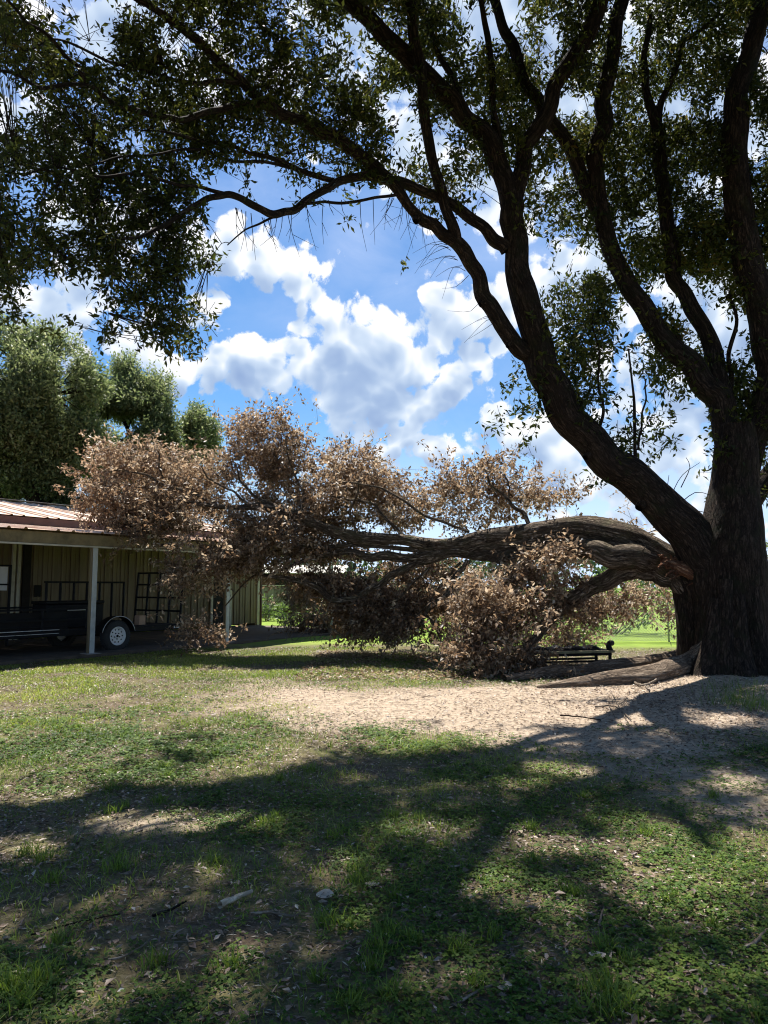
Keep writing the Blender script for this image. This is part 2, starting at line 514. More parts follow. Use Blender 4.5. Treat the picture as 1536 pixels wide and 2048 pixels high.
def finish(q, color, rough=.6, bump=None, bdist=.01, bstr=1.0, metal=0.0, spec=.5, trans=None, tfac=.35, normal=None):
    p = q.n('ShaderNodeBsdfPrincipled')
    if not isinstance(color, bpy.types.NodeSocket) and len(color) == 3: color = (*color, 1)
    q._set(p.inputs['Base Color'], color); q._set(p.inputs['Roughness'], rough)
    p.inputs['Metallic'].default_value = metal
    p.inputs['Specular IOR Level'].default_value = spec
    if bump is not None:
        b = q.n('ShaderNodeBump'); b.inputs['Distance'].default_value = bdist; b.inputs['Strength'].default_value = bstr
        q.link(bump, b.inputs['Height']); q.link(b.outputs[0], p.inputs['Normal'])
    o = q.n('ShaderNodeOutputMaterial')
    if trans is not None:
        t = q.n('ShaderNodeBsdfTranslucent'); q._set(t.inputs[0], trans if isinstance(trans, bpy.types.NodeSocket) else (*trans, 1))
        mx = q.n('ShaderNodeMixShader'); mx.inputs[0].default_value = tfac
        q.link(p.outputs[0], mx.inputs[1]); q.link(t.outputs[0], mx.inputs[2]); q.link(mx.outputs[0], o.inputs[0])
    else:
        q.link(p.outputs[0], o.inputs[0])

def leaf_mat(name, stops, tstops=None, rough=.42, tfac=.32, spec=.5):
    m, q = new_mat(name)
    r = q.attr('rnd').outputs['Fac']
    c = q.ramp(r, stops)
    t = q.ramp(r, tstops or [(p, tuple(min(1, x * 1.6) for x in cc)) for p, cc in stops])
    finish(q, c, rough, trans=t, tfac=tfac, spec=spec)
    return m

def bark_mat(name, c0, c1, c2, moss=None, bdist=.035):
    m, q = new_mat(name)
    v = q.attr('bark').outputs['Vector']
    w = q.vmath('SUBTRACT', q.noise(v, 5, 3, out='Color'), (.5, .5, .5))
    vs = q.vmath('MULTIPLY', q.vmath('ADD', v, q.vmath('SCALE', w, scale=.05)), (1, 1, .17))
    r1 = q.math('ABSOLUTE', q.math('SUBTRACT', q.noise(vs, 13, 5, .55), .5))
    r2 = q.math('ABSOLUTE', q.math('SUBTRACT', q.noise(vs, 27, 4, .55), .5))
    cr_ = q.math('ABSOLUTE', q.math('SUBTRACT', q.noise(q.vmath('MULTIPLY', v, (1, 1, .9)), 9, 4, .6), .5))
    plate = q.math('MULTIPLY', q.math('MULTIPLY', q.mapr(r1, 0.0, .075, 0, 1), q.mapr(r2, 0.0, .07, .35, 1)), q.mapr(cr_, 0, .03, .55, 1))
    fine = q.noise(q.vmath('MULTIPLY', v, (1, 1, .4)), 55, 6, .65)
    big = q.noise(v, 2.2, 4, .6)
    h = q.math('ADD', q.math('MULTIPLY', plate, .75), q.math('MULTIPLY', fine, .35))
    tone = q.math('ADD', q.math('MULTIPLY', plate, .62), q.math('MULTIPLY', fine, .42))
    c = q.ramp(tone, [(.22, c0), (.6, c1), (.95, c2)])
    c = q.mix(q.mapr(big, .35, .7, 0, .5), c, c1)
    if moss is not None:
        mm = q.mapr(q.noise(v, 3.1, 5, .65), .5, .68, 0, .65)
        c = q.mix(mm, c, moss)
    finish(q, c, .9, bump=h, bdist=bdist * 1.3, bstr=1.0, spec=.15)
    return m

def plain(name, col, rough=.5, metal=0.0, var=.12, scale=4.0, bump=0.0, spec=.5):
    m, q = new_mat(name)
    tco = q.n('ShaderNodeTexCoord').outputs['Object']
    nz = q.noise(tco, scale, 6, .62)
    dark = tuple(x * (1 - var * 2.2) for x in col); lite = tuple(min(1, x * (1 + var)) for x in col)
    c = q.ramp(nz, [(.3, dark), (.5, col), (.7, lite)])
    rr = q.mapr(q.noise(tco, scale * 3, 4, .6), .3, .7, max(.05, rough - .12), min(1, rough + .12))
    finish(q, c, rr, bump=nz if bump else None, bdist=bump or .01, metal=metal, spec=spec)
    return m

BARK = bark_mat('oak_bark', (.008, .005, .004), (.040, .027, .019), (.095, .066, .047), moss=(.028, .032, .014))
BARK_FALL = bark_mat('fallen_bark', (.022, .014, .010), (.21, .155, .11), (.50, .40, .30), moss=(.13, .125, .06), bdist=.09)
BARK_THIN = bark_mat('dry_twig_bark', (.10, .075, .055), (.22, .175, .13), (.36, .30, .24), bdist=.006)
ROOTM = bark_mat('root_bark', (.06, .042, .03), (.23, .17, .12), (.38, .30, .22), bdist=.02)
SPLIT = bark_mat('torn_heartwood', (.08, .032, .02), (.27, .13, .07), (.50, .31, .19), bdist=.04)
LEAF_OAK = leaf_mat('oak_leaves', [(0, (.014, .022, .005)), (.4, (.040, .052, .010)), (.75, (.105, .11, .020)), (1, (.19, .105, .03))], tfac=.36, rough=.5, spec=.16)
LEAF_DEAD = leaf_mat('dead_oak_leaves', [(0, (.042, .027, .019)), (.3, (.115, .073, .045)), (.55, (.27, .18, .112)), (.78, (.50, .38, .26)), (.94, (.70, .60, .46)), (1, (.20, .21, .06))], [(0, (.09, .052, .028)), (.4, (.30, .185, .105)), (.7, (.58, .43, .28)), (1, (.70, .58, .42))], rough=.48, spec=.4, tfac=.42)
LEAF_SHRUB = leaf_mat('bright_green_leaves', [(0, (.05, .09, .02)), (.6, (.12, .19, .04)), (1, (.20, .27, .07))], tfac=.4)
LEAF_BACK = leaf_mat('live_oak_leaves', [(0, (.045, .072, .022)), (.42, (.115, .15, .055)), (.78, (.21, .235, .10)), (1, (.33, .34, .19))], tfac=.5)
LEAF_FAR = leaf_mat('far_tree_leaves', [(0, (.03, .055, .02)), (1, (.08, .12, .04))], tfac=.25)
PINKM = leaf_mat('crape_blossom', [(0, (.45, .03, .06)), (1, (.6, .08, .12))])

# ------------------------------------------------------------------ ground
def dirt_amt(x, y):
    """1 on the trodden bare patch beside the tree, 0 on the lawn"""
    px, py, _ = project(np.stack([x, y, np.zeros_like(x)], -1))
    def ell(cx, cy, rx, ry, k=.55):          # ellipse on the ground in metres
        return np.clip((1 - np.sqrt(((x - cx) / rx) ** 2 + ((y - cy) / ry) ** 2)) / k, 0, 1)
    d = np.maximum.reduce([ell(1.7, 9.9, 3.4, 2.7), ell(4.3, 10.0, 4.2, 2.8), ell(6.5, 11.5, 4, 3.5), ell(2.3, 7.6, 2.6, 1.9, .8) * .95,
                           ell(3.2, 6.2, 2.0, 1.4, .9) * .7, ell(-1.3, 10.9, 2.6, 1.8, .8) * .8, ell(-1.6, 5.0, 1.0, .5, .9) * .8, ell(-2.7, 4.6, .7, .6, .9) * .8])
    n = fbm(x, y, .9, 3, 5)
    return np.clip(d * 1.35 + (n - .5) * 2.3 * (d > .001) * (1.25 - d) - .12, 0, 1)

def shade_cov(x, y):      # clover and weeds: the near, shaded part of the yard
    n = fbm(x, y, .8, 9, 4)
    return np.clip((n - .39) * 6, 0, 1) * np.clip((fbm(x, y, 4.5, 19, 2) - .25) * 3, .1, 1)

def gz(x, y):
    x, y = np.asarray(x, float), np.asarray(y, float)
    near = np.clip((60 - np.hypot(x, y - 10)) / 30, 0, 1)
    z = ((fbm(x, y, .35, 21, 3) - .5) * .10 + (fbm(x, y, 2.1, 25, 3) - .5) * .035) * near
    tx, ty = TREE[0], TREE[1]
    r = np.hypot(x - tx, y - ty)
    return z + .16 * np.exp(-(r / 1.9) ** 2)

TREE = at(1440, 1347, 12.95)
xs = np.unique(np.concatenate([np.arange(-12, 12.01, .11), np.array([-400, -250, -150, -90, -60, -40, -30, -24, -19, -16, -14, -13, 13, 14, 16, 19, 24, 30, 40, 60, 90, 150, 250, 400])]))
ys = np.unique(np.concatenate([np.arange(0, 20.01, .11), np.arange(20.5, 45, .6), np.array([-60, -30, -14, -6, -3, -1.5, -.7, 50, 60, 80, 110, 160, 240, 400, 700])]))
gx, gy = np.meshgrid(xs, ys)
gx, gy = gx.ravel(), gy.ravel()
nx, ny = len(xs), len(ys)
ii = (np.arange(ny - 1)[:, None] * nx + np.arange(nx - 1)[None]).ravel()
Fg = np.stack([ii, ii + 1, ii + nx + 1, ii + nx], -1)

m_ground, q = new_mat('lawn_and_bare_soil')
pos = q.n('ShaderNodeNewGeometry').outputs['Position']
dirt = q.attr('dirt').outputs['Fac']
far = q.attr('far').outputs['Fac']
n1 = q.noise(pos, 1.3, 6, .65)
n2 = q.noise(pos, 14, 8, .7)
n3 = q.noise(pos, 70, 4, .7)
fleck = q.voro(pos, 60, 'F1', out='Color')
fl = q.n('ShaderNodeSeparateColor'); q.link(fleck, fl.inputs[0])
soil = q.ramp(n2, [(.25, (.045, .031, .022)), (.5, (.115, .080, .056)), (.75, (.20, .145, .10))])
duff = q.ramp(fl.outputs[0], [(.0, (.07, .048, .035)), (.5, (.15, .10, .072)), (.8, (.22, .165, .115)), (1, (.34, .27, .20))])
soil = q.mix(q.mapr(n3, .4, .62, .1, .6), soil, duff)
grassy = q.ramp(n2, [(.3, (.065, .09, .02)), (.5, (.15, .18, .04)), (.7, (.27, .26, .09))])
soil = q.mix(q.mapr(n1, .38, .62, .05, .5), soil, grassy)
bare = q.ramp(q.math('ADD', q.math('MULTIPLY', n2, .6), q.math('MULTIPLY', n3, .4)), [(.34, (.18, .13, .09)), (.46, (.35, .27, .195)), (.58, (.48, .385, .29)), (.72, (.60, .51, .40))])
col = q.mix(dirt, soil, bare)
farg = q.ramp(q.noise(pos, 1.2, 6, .7), [(.3, (.13, .20, .030)), (.6, (.22, .31, .045)), (.8, (.30, .36, .08))])
col = q.mix(far, col, farg)
bm = q.math('ADD', q.math('MULTIPLY', n2, .6), q.math('MULTIPLY', n3, .5))
finish(q, col, .95, bump=bm, bdist=.025, bstr=.9, spec=.15)

dA = dirt_amt(gx, gy)
rad = np.hypot(gx, gy)
farA = np.clip((gy - np.where(gx > 1.5, 18.3, 19.3)) / 1.5, 0, 1)
ground = mk('ground', np.stack([gx, gy, gz(gx, gy)], -1), Fg, m_ground, smooth=True, attrs={'dirt': dA, 'far': farA})
ground['kind'] = 'structure'

# ------------------------------------------------------------------ barn with lean-to carport
def gpz(px, py):
    p = gp(px, py); return p
P1 = gp(180, 1312)
P3 = gp(660, 1270)
U = P3 - P1; U[2] = 0; LU = np.linalg.norm(U); U /= LU            # along the eave, away to the right
Nn = np.array([-U[1], U[0], 0])                                     # from the posts towards the barn wall
Z = np.array([0, 0, 1.0])
def bp(t, n, z): return P1 * np.array([1, 1, 0]) + U * t + Nn * n + Z * z

M_ROOF = None
m, q = new_mat('weathered_roof_metal')
tco = q.n('ShaderNodeTexCoord').outputs['Object']
pz = q.n('ShaderNodeNewGeometry').outputs['Position']
nz = q.noise(q.vmath('MULTIPLY', pz, (1, 1, .3)), 1.6, 8, .7)
c = q.ramp(nz, [(.3, (.40, .21, .12)), (.48, (.56, .38, .27)), (.65, (.64, .50, .38)), (.8, (.50, .29, .17))])
nz2 = q.noise(pz, 22, 6, .7)
c = q.mix(q.mapr(nz2, .5, .72, 0, .5), c, (.34, .17, .09))
finish(q, c, .55, bump=nz2, bdist=.003, metal=.15)
M_ROOF = m
m, q = new_mat('tan_wall_metal')
pz = q.n('ShaderNodeNewGeometry').outputs['Position']
nz = q.noise(q.vmath('MULTIPLY', pz, (1, 1, .18)), 2.2, 8, .68)
c = q.ramp(nz, [(.3, (.15, .112, .062)), (.5, (.215, .166, .098)), (.7, (.265, .21, .13))])
finish(q, c, .5, spec=.3)
M_WALL = m
M_TRIM = plain('brown_trim_metal', (.10, .045, .032), .5)
M_BEAM = plain('weathered_header_board', (.24, .19, .10), .75, var=.22, scale=3)
M_POST = plain('grey_painted_steel_post', (.50, .52, .50), .45, var=.10)
M_CREAM = plain('cream_trim', (.55, .51, .40), .5)
M_BLACK = plain('black_painted_steel', (.007, .007, .008), .6, var=.2, spec=.22)
M_BLACKW = plain('dark_stained_deck', (.02, .016, .012), .8, var=.3)
M_RUBBER = plain('tyre_rubber', (.028, .028, .028), .85)
M_WHITE = plain('white_wheel_paint', (.78, .78, .76), .35, var=.05)
M_ALU = plain('bare_aluminium', (.62, .64, .66), .35, metal=.6)
M_DARK = plain('opening_shade_and_dark_trim', (.02, .017, .014), .9)  # near-black colour stands in for unlit openings; one trim strip shares it
M_CONC = plain('concrete', (.33, .31, .28), .9, bump=.004)
M_BRICK = plain('tan_block', (.42, .28, .19), .85)

barn = empty('barn', bp(4, 5.7, 0), 'tan metal barn with corrugated roof and open lean-to carport', 'barn')
EAVE_Z, LEAN_Z, MAIN_Z, RIDGE_Z = 2.74, 3.30, 3.56, 4.55
T0, T1 = -9.0, 11.4
RIB = .36

def corrugated(t0, t1, n0, z0, n1, z1, name, over0=0.0):
    """one ribbed sheet between eave line (n0,z0) and upper line (n1,z1), t0..t1, with thickness"""
    A = bp(0, n0, z0); B = bp(0, n1, z1); up = np.cross(U, B - A); up /= np.linalg.norm(up)
    if up[2] < 0: up = -up
    prof = []
    k = math.ceil(t0 / RIB - 1e-6)
    t = t0; prof.append((t0, 0))
    while k * RIB < t1 - .05:
        c_ = k * RIB
        if c_ - .045 > t0:
            prof += [(c_ - .045, 0), (c_ - .018, .036), (c_ + .018, .036), (c_ + .045, 0)]
        k += 1
    prof.append((t1, 0))
    V = []; n_ = len(prof)
    for off in (0, -.006):
        for (nn_, zz) in ((n0, z0), (n1, z1)):
            for (tt, hh) in prof: V.append(bp(tt, nn_, zz) + up * (hh + off))
    Q = []
    for i in range(n_ - 1):
        Q += [(i, i + 1, n_ + i + 1, n_ + i), (2 * n_ + i, 3 * n_ + i, 3 * n_ + i + 1, 2 * n_ + i + 1), (i, 2 * n_ + i, 2 * n_ + i + 1, i + 1), (n_ + i, n_ + i + 1, 3 * n_ + i + 1, 3 * n_ + i)]
    Q += [(0, n_, 3 * n_, 2 * n_), (n_ - 1, 3 * n_ - 1, 4 * n_ - 1, 2 * n_ - 1)]
    mb = MB(); mb.add(V, Q)
    return mb.build(name, M_ROOF, barn)

tt = T0
while tt < T1 - .2:
    t2 = min(tt + 3 * RIB, T1)
    dz = rng.uniform(-.004, .004)
    corrugated(tt + .002, t2 - .002, -.28, EAVE_Z + dz, 5.72, LEAN_Z + dz, 'lean_to_roof_sheet')
    corrugated(tt + .002, t2 - .002, 5.42, MAIN_Z + dz, 10.7, RIDGE_Z + dz, 'roof_sheet')
    corrugated(tt + .002, t2 - .002, 10.7, RIDGE_Z + dz, 16.0, MAIN_Z + dz, 'roof_sheet')
    tt = t2
mb = MB(); mb.box(bp((T0 + T1) / 2, 10.7, RIDGE_Z + .055), U, Nn, Z, (T1 - T0) / 2, .16, .012); mb.build('ridge_cap', M_ROOF, barn)
mb = MB(); mb.box(bp((T0 + T1) / 2, 5.46, (LEAN_Z + MAIN_Z) / 2 - .005), U, Nn, Z, (T1 - T0) / 2, .02, .105); mb.build('fascia', M_TRIM, barn)
mb = MB(); mb.box(bp((T0 + T1) / 2, -.06, EAVE_Z - .155), U, Nn, Z, (T1 - T0) / 2, .035, .125, .006); mb.build('header_board', M_BEAM, barn)
mb = MB(); mb.box(bp((T0 + T1) / 2, -.06, EAVE_Z - .30), U, Nn, Z, (T1 - T0) / 2, .055, .018); mb.build('header_trim', M_CREAM, barn)
t_ = T0 + .5
while t_ < T1:      # purlins and rafters under the lean-to
    mb = MB(); mb.bar(bp(t_, -.02, EAVE_Z - .09), bp(t_, 5.66, LEAN_Z - .09), .05, .12); mb.build('rafter', M_BEAM, barn); t_ += 2.2
# wall sheets with standing ribs
t_ = T0 + .02
while t_ < T1 - .3:
    t2 = min(t_ + .9, T1 - .1)
    if not (-.9 < (t_ + t2) / 2 < 1.0):
        mb = MB()
        mb.box(bp((t_ + t2) / 2, 5.72, (LEAN_Z - .05) / 2 + .06), U, Nn, Z, (t2 - t_) / 2 - .001, .012, (LEAN_Z - .05) / 2 - .06)
        for k in range(3):
            tr = t_ + .15 + k * .3
            if tr < t2 - .04: mb.box(bp(tr, 5.692, (LEAN_Z - .05) / 2 + .06), U, Nn, Z, .028, .016, (LEAN_Z - .05) / 2 - .062, .01)
            if tr + .15 < t2 - .03: mb.box(bp(tr + .15, 5.703, (LEAN_Z - .05) / 2 + .06), U, Nn, Z, .008, .006, (LEAN_Z - .05) / 2 - .064)
        mb.build('wall_sheet', M_WALL, barn)
    t_ = t2
# end walls + back wall
for te in (T1 - .1, T0 + .02):
    mb = MB()
    V = [bp(te, 5.74, 0), bp(te, 15.6, 0), bp(te, 15.6, MAIN_Z - .05), bp(te, 10.7, RIDGE_Z - .06), bp(te, 5.74, MAIN_Z - .08)]
    V2 = [v + U * .02 for v in V]
    mb.add(V + V2, [(0, 1, 2, 3, 4), (5, 9, 8, 7, 6), (0, 5, 6, 1), (1, 6, 7, 2), (2, 7, 8, 3), (3, 8, 9, 4), (4, 9, 5, 0)])
    mb.build('gable_wall', M_WALL, barn)
mb = MB(); mb.box(bp((T0 + T1) / 2, 15.6, MAIN_Z / 2 - .03), U, Nn, Z, (T1 - T0) / 2 - .15, .02, MAIN_Z / 2 - .04); mb.build('rear_wall', M_WALL, barn)
mb = MB(); mb.box(bp(T1 - .06, 5.67, LEAN_Z / 2), U, Nn, Z, .07, .03, LEAN_Z / 2 - .02, .006); mb.build('corner_trim', M_CREAM, barn)
mb = MB(); mb.box(bp(T1 + .05, 5.69, LEAN_Z / 2), U, Nn, Z, .035, .10, LEAN_Z / 2 - .02, .006); mb.build('corner_trim', M_TRIM, barn)
mb = MB(); mb.box(bp((T0 + T1) / 2, 2.7, .02), U, Nn, Z, (T1 - T0) / 2 - .3, 2.9, .035); so = mb.build('carport_floor', plain('packed_earth_floor', (.10, .075, .055), .95, bump=.02, var=.2), barn)
# doorway at the left, a dark slab standing for its unlit interior
shade_panel = MB(); shade_panel.box(bp(.02, 5.80, 1.3), U, Nn, Z, .88, .03, 1.24); shade_panel.build('opening_shade_panel', M_DARK, barn)
for tx_, mt, hw_ in ((-.88, M_CREAM, .06), (1.34, M_CREAM, .05), (1.50, M_CREAM, .05), (1.74, M_DARK, .115)):
    mb = MB(); mb.box(bp(tx_, 5.665, 1.6), U, Nn, Z, hw_, .035, 1.58, .006); mb.build('door_trim', mt, barn)
# narrow doorway near the far corner: shade painted as a dark slab
mb = MB(); mb.box(bp(9.35, 5.66, 1.30), U, Nn, Z, .42, .02, 1.14); mb.build('opening_shade_panel', M_DARK, barn)
for tx_ in (8.88, 9.82):
    mb = MB(); mb.box(bp(tx_, 5.655, 1.28), U, Nn, Z, .05, .03, 1.22, .005); mb.build('door_trim', M_CREAM, barn)
# posts of the lean-to
def carport_post(t, hz):
    mb = MB(); mb.box(bp(t, -.02, hz / 2), U, Nn, Z, .062, .05, hz / 2, .008); mb.build('post', M_POST, barn)
    mb = MB()
    mb.box(bp(t - .085, -.03, hz / 2), U, Nn, Z, .018, .035, hz / 2 - .01, .004)
    mb.build('post_flange', M_WALL, barn)
    mb = MB(); mb.box(bp(t, -.02, .03), U, Nn, Z, .17, .17, .035, .01); mb.build('post_footing', M_CONC, barn)
for t in (0.0, LU * .475, LU): carport_post(t, EAVE_Z - .31)
carport_post(-4.4, EAVE_Z - .31)

# ------------------------------------------------------------------ utility trailer
NT0 = .62             # near side, metres inside the post line
TW = 1.9
tr = empty('utility_trailer', bp(1.0, NT0 + TW / 2, 0), 'black utility trailer with white wheel parked under the carport', 'trailer')
R0, R1_ = -5.2, 3.05
dz_ = .50
mb = MB()
for n_ in (NT0, NT0 + TW): mb.box(bp((R0 + R1_) / 2, n_, dz_), U, Nn, Z, (R1_ - R0) / 2, .03, .065, .006)
for t in np.arange(R0, R1_ + .1, .75): mb.box(bp(min(t, R1_ - .03), NT0 + TW / 2, dz_ - .01), U, Nn, Z, .03, TW / 2 - .04, .04)
mb.build('frame', M_BLACK, tr)
for k in range(9):
    mb = MB(); w_ = (TW - .08) / 9
    mb.box(bp((R0 + R1_) / 2, NT0 + .04 + w_ * (k + .5), dz_ + .058), U, Nn, Z, (R1_ - R0) / 2 - .02, w_ / 2 - .004, .018); mb.build('deck_board', M_BLACKW, tr)
for n_ in (NT0 - .005, NT0 + TW + .005):        # side rails
    mb = MB()
    for zz in (.80, 1.04): mb.bar(bp(R0, n_, zz), bp(.55, n_, zz), .045)
    for t in np.arange(R0, .6, 1.1): mb.bar(bp(t, n_, dz_ + .06), bp(t, n_, 1.04), .045)
    mb.bar(bp(R0, n_, .66), bp(-.15, n_, .66), .02)
    mb.build('side_rail', M_BLACK, tr)
# dark side skirt box behind the rails (stake pocket side)
mb = MB(); mb.box(bp(-2.6, NT0 + .06, .78), U, Nn, Z, 2.45, .012, .20); mb.build('side_panel', M_BLACK, tr)
mb = MB(); mb.bar(bp(-3.6, NT0 - .03, .585), bp(-.4, NT0 - .03, .585), .012, .016); mb.bar(bp(-3.6, NT0 - .03, .505), bp(-.4, NT0 - .03, .505), .012, .012)
mb.build('side_stripe', M_ALU, tr)
# rack of uprights on the far side
mb = MB(); n_ = NT0 + TW + .02
mb.bar(bp(.4, n_, 1.66), bp(2.75, n_, 1.66), .05)
for t in np.arange(.45, 2.8, .38): mb.bar(bp(t, n_, .55), bp(t, n_, 1.66), .05)
mb.build('ladder_rack', M_BLACK, tr)
# ramp gate standing upright at the rear
mb = MB()
tg = R1_ + .03
lean = .10
def gpnt(n_, z_): return bp(tg + lean * (z_ - .5) / 1.5, n_, z_)
for n_ in np.linspace(NT0 + .02, NT0 + TW - .02, 5): mb.bar(gpnt(n_, .52), gpnt(n_, 1.92), .05)
for z_ in (.54, .9, 1.25, 1.6, 1.92): mb.bar(gpnt(NT0, z_), gpnt(NT0 + TW, z_), .045)
mb.build('ramp_gate', M_BLACK, tr)
# wheels
def lathe(mb, c, ax, prof, n=40):
    ax = nrm(np.asarray(ax, float)); x = nrm(np.cross(ax, Z)); y = np.cross(ax, x)
    th = np.linspace(0, 2 * math.pi, n, endpoint=False)
    V = [c + ax * a + (x * math.cos(t) + y * math.sin(t)) * r for r, a in prof for t in th]
    Q = []
    for i in range(len(prof) - 1):
        for j in range(n): Q.append((i * n + j, i * n + (j + 1) % n, (i + 1) * n + (j + 1) % n, (i + 1) * n + j))
    mb.add(V, Q)
WT = 1.0
def wheel(t, n_, side):
    c = bp(t, n_, .375); ax = -Nn * side
    mb = MB(); lathe(mb, c, ax, [(.21, .06), (.215, .10), (.26, .112), (.32, .108), (.358, .085), (.372, .04), (.372, -.04), (.355, -.09), (.25, -.11), (.2, -.06)])
    for k in range(40):
        a = k / 40 * 6.283; x = nrm(np.cross(ax, Z)); y = np.cross(ax, x); rd = x * math.cos(a) + y * math.sin(a); tg_ = -x * math.sin(a) + y * math.cos(a)
        mb.box(c + rd * .372, rd, tg_, ax, .006, .018, .075)
    w = mb.build('wheel', M_RUBBER, tr, smooth=False)
    mb = MB()
    lathe(mb, c, ax, [(.218, .085), (.222, .108), (.208, .110), (.196, .088), (.192, .055), (.165, .048), (.150, .062), (.120, .070), (.085, .060), (.055, .060), (.05, .075), (.035, .085), (.0005, .086)], 40)
    x = nrm(np.cross(ax, Z)); y = np.cross(ax, x)
    rim = mb.build('rim', M_WHITE, tr, smooth=True)
    rim.parent = w
    rim.matrix_parent_inverse.identity()
    mb = MB()
    for k in range(10):
        a = k / 10 * 6.283
        cc = c + (x * math.cos(a) + y * math.sin(a)) * .150 + ax * .0665
        lathe(mb, cc, ax, [(.0005, .004), (.017, .003), (.017, -.003)], 10)
    for k in range(5):
        a = k / 5 * 6.283 + .3
        cc = c + (x * math.cos(a) + y * math.sin(a)) * .072 + ax * .066
        lathe(mb, cc, ax, [(.0005, .022), (.013, .02), (.014, 0)], 8)
    lathe(mb, c, ax, [(.0005, .095), (.03, .094), (.036, .07)], 14)
    h = mb.build('wheel_holes', M_BLACK, tr, smooth=False); h.parent = w; h['kind'] = 'stuff'
    # fender
    mb = MB(); a_ = np.linspace(math.radians(12), math.radians(168), 15); V = []
    for a in a_:
        rr = .46; o = U * math.cos(a) * rr + Z * math.sin(a) * rr * 1.0
        V += [c + o + ax * .14, c + o - ax * .12, c + o * 1.02 + ax * .14, c + o * 1.02 - ax * .12]
    Q = []
    for i in range(14):
        b = i * 4
        Q += [(b, b + 4, b + 5, b + 1), (b + 2, b + 3, b + 7, b + 6), (b, b + 2, b + 6, b + 4), (b + 1, b + 5, b + 7, b + 3)]
    Q += [(0, 1, 3, 2), (56, 58, 59, 57)]
    mb.add(V, Q); mb.build('fender', M_BLACK, tr)
    mb = MB(); mb.tube([c + U * math.cos(a) * .468 + Z * math.sin(a) * .468 + ax * .142 for a in a_], .008, 6); mb.build('fender_edge', M_ALU, tr, smooth=True)
wheel(WT, NT0 - .13, 1)
wheel(WT, NT0 + TW + .13, -1)
mb = MB(); mb.bar(bp(WT, NT0, .375), bp(WT, NT0 + TW, .375), .06); mb.build('axle', M_BLACK, tr)
mb = MB(); mb.box(bp(R1_ - .12, NT0 - .045, .5), U, Nn, Z, .085, .012, .028, .004); mb.build('tail_light', M_WHITE, tr)
mb = MB(); mb.bar(bp(R0, NT0 + .1, dz_), bp(R0 - 1.2, NT0 + TW / 2, dz_), .07); mb.bar(bp(R0, NT0 + TW - .1, dz_), bp(R0 - 1.2, NT0 + TW / 2, dz_), .07); mb.build('drawbar', M_BLACK, tr)
# things carried on the trailer
mb = MB(); mb.box(bp(2.0, NT0 + .25, .70), nrm(U + .2 * Nn), nrm(Nn - .2 * U), Z, .12, .08, .12, .01)
tag(mb.build('cinder_block', M_BRICK), 'small tan block standing on the black trailer deck by its ramp gate', 'block')
t_box = empty('tool_chest', bp(.35, NT0 + .8, .577), 'low black tool chest on the trailer deck behind the pale post', 'tool chest')
mb = MB(); mb.box(bp(.35, NT0 + .8, .577 + .28), U, Nn, Z, .75, .3, .279, .02); mb.build('body', M_BLACK, t_box)
mb = MB(); mb.box(bp(.35, NT0 + .8, .577 + .60), U, Nn, Z, .77, .32, .035, .015); mb.build('lid', M_BLACK, t_box)
mb = MB(); mb.bar(bp(.1, NT0 + .46, .577 + .42), bp(.6, NT0 + .46, .577 + .42), .02); mb.build('handle', M_ALU, t_box)

# shovel leaning on the wall
sh = empty('shovel', bp(2.05, 5.3, .05), 'shovel leaning upside down against the tan barn wall', 'shovel')
mb = MB(); mb.tube([bp(2.05, 5.2, .06), bp(2.05, 5.55, 1.25)], .018, 8); mb.build('handle', M_BEAM, sh)
mb = MB(); mb.box(bp(2.05, 5.58, 1.42), U, nrm(Nn - .2 * Z), Z, .10, .012, .17, .01); mb.build('blade', M_BLACK, sh)
# white framed rack at left edge behind the trailer
rk = empty('wire_rack', bp(-.5, 3.6, .06), 'dark upright frame with pale panel at the left end of the carport', 'rack')
mb = MB(); mb.bar(bp(.1, 3.6, .06), bp(.1, 3.6, 2.1), .05); mb.bar(bp(-1.1, 3.6, .06), bp(-1.1, 3.6, 2.1), .05)
for z_ in (.5, 1.0, 1.6, 2.08): mb.bar(bp(.1, 3.6, z_), bp(-1.1, 3.6, z_), .04)
mb.build('frame', M_BLACK, rk)
mb = MB(); mb.box(bp(-.5, 3.64, 1.75), U, Nn, Z, .55, .01, .30); mb.build('panel', M_WHITE, rk)

# ------------------------------------------------------------------ board fence behind, between barn and fallen tree
M_BOARD = plain('grey_weathered_boards', (.27, .25, .20), .9, var=.25, scale=2.5)
fL, fR = at(455, 1233, 36.0), at(1010, 1228, 39.0)
bf = empty('board_fence', (fL[0], fL[1], 0), 'weathered grey vertical board fence beyond the barn corner', 'fence')
dF = fR - fL; dF[2] = 0; LF = np.linalg.norm(dF); dF /= LF; nF = np.array([-dF[1], dF[0], 0])
k = 0
while k * .165 < LF:
    h_ = 1.52 + rng.uniform(-.02, .02)
    mb = MB(); mb.box(np.array([fL[0], fL[1], 0]) + dF * (k * .165) + Z * (h_ / 2 + .03) + nF * rng.uniform(-.006, .006), dF, nF, Z, .076, .010, h_ / 2); mb.build('board', M_BOARD, bf); k += 1
mb = MB()
mb.box(np.array([fL[0], fL[1], 1.60]) + dF * LF / 2 - nF * .03, dF, nF, Z, LF / 2, .045, .02); mb.build('cap_rail', M_CREAM, bf)
mb = MB()
for z_ in (.35, 1.2): mb.box(np.array([fL[0], fL[1], z_]) + dF * LF / 2 + nF * .04, dF, nF, Z, LF / 2, .02, .045)
mb.build('rail', M_BOARD, bf)

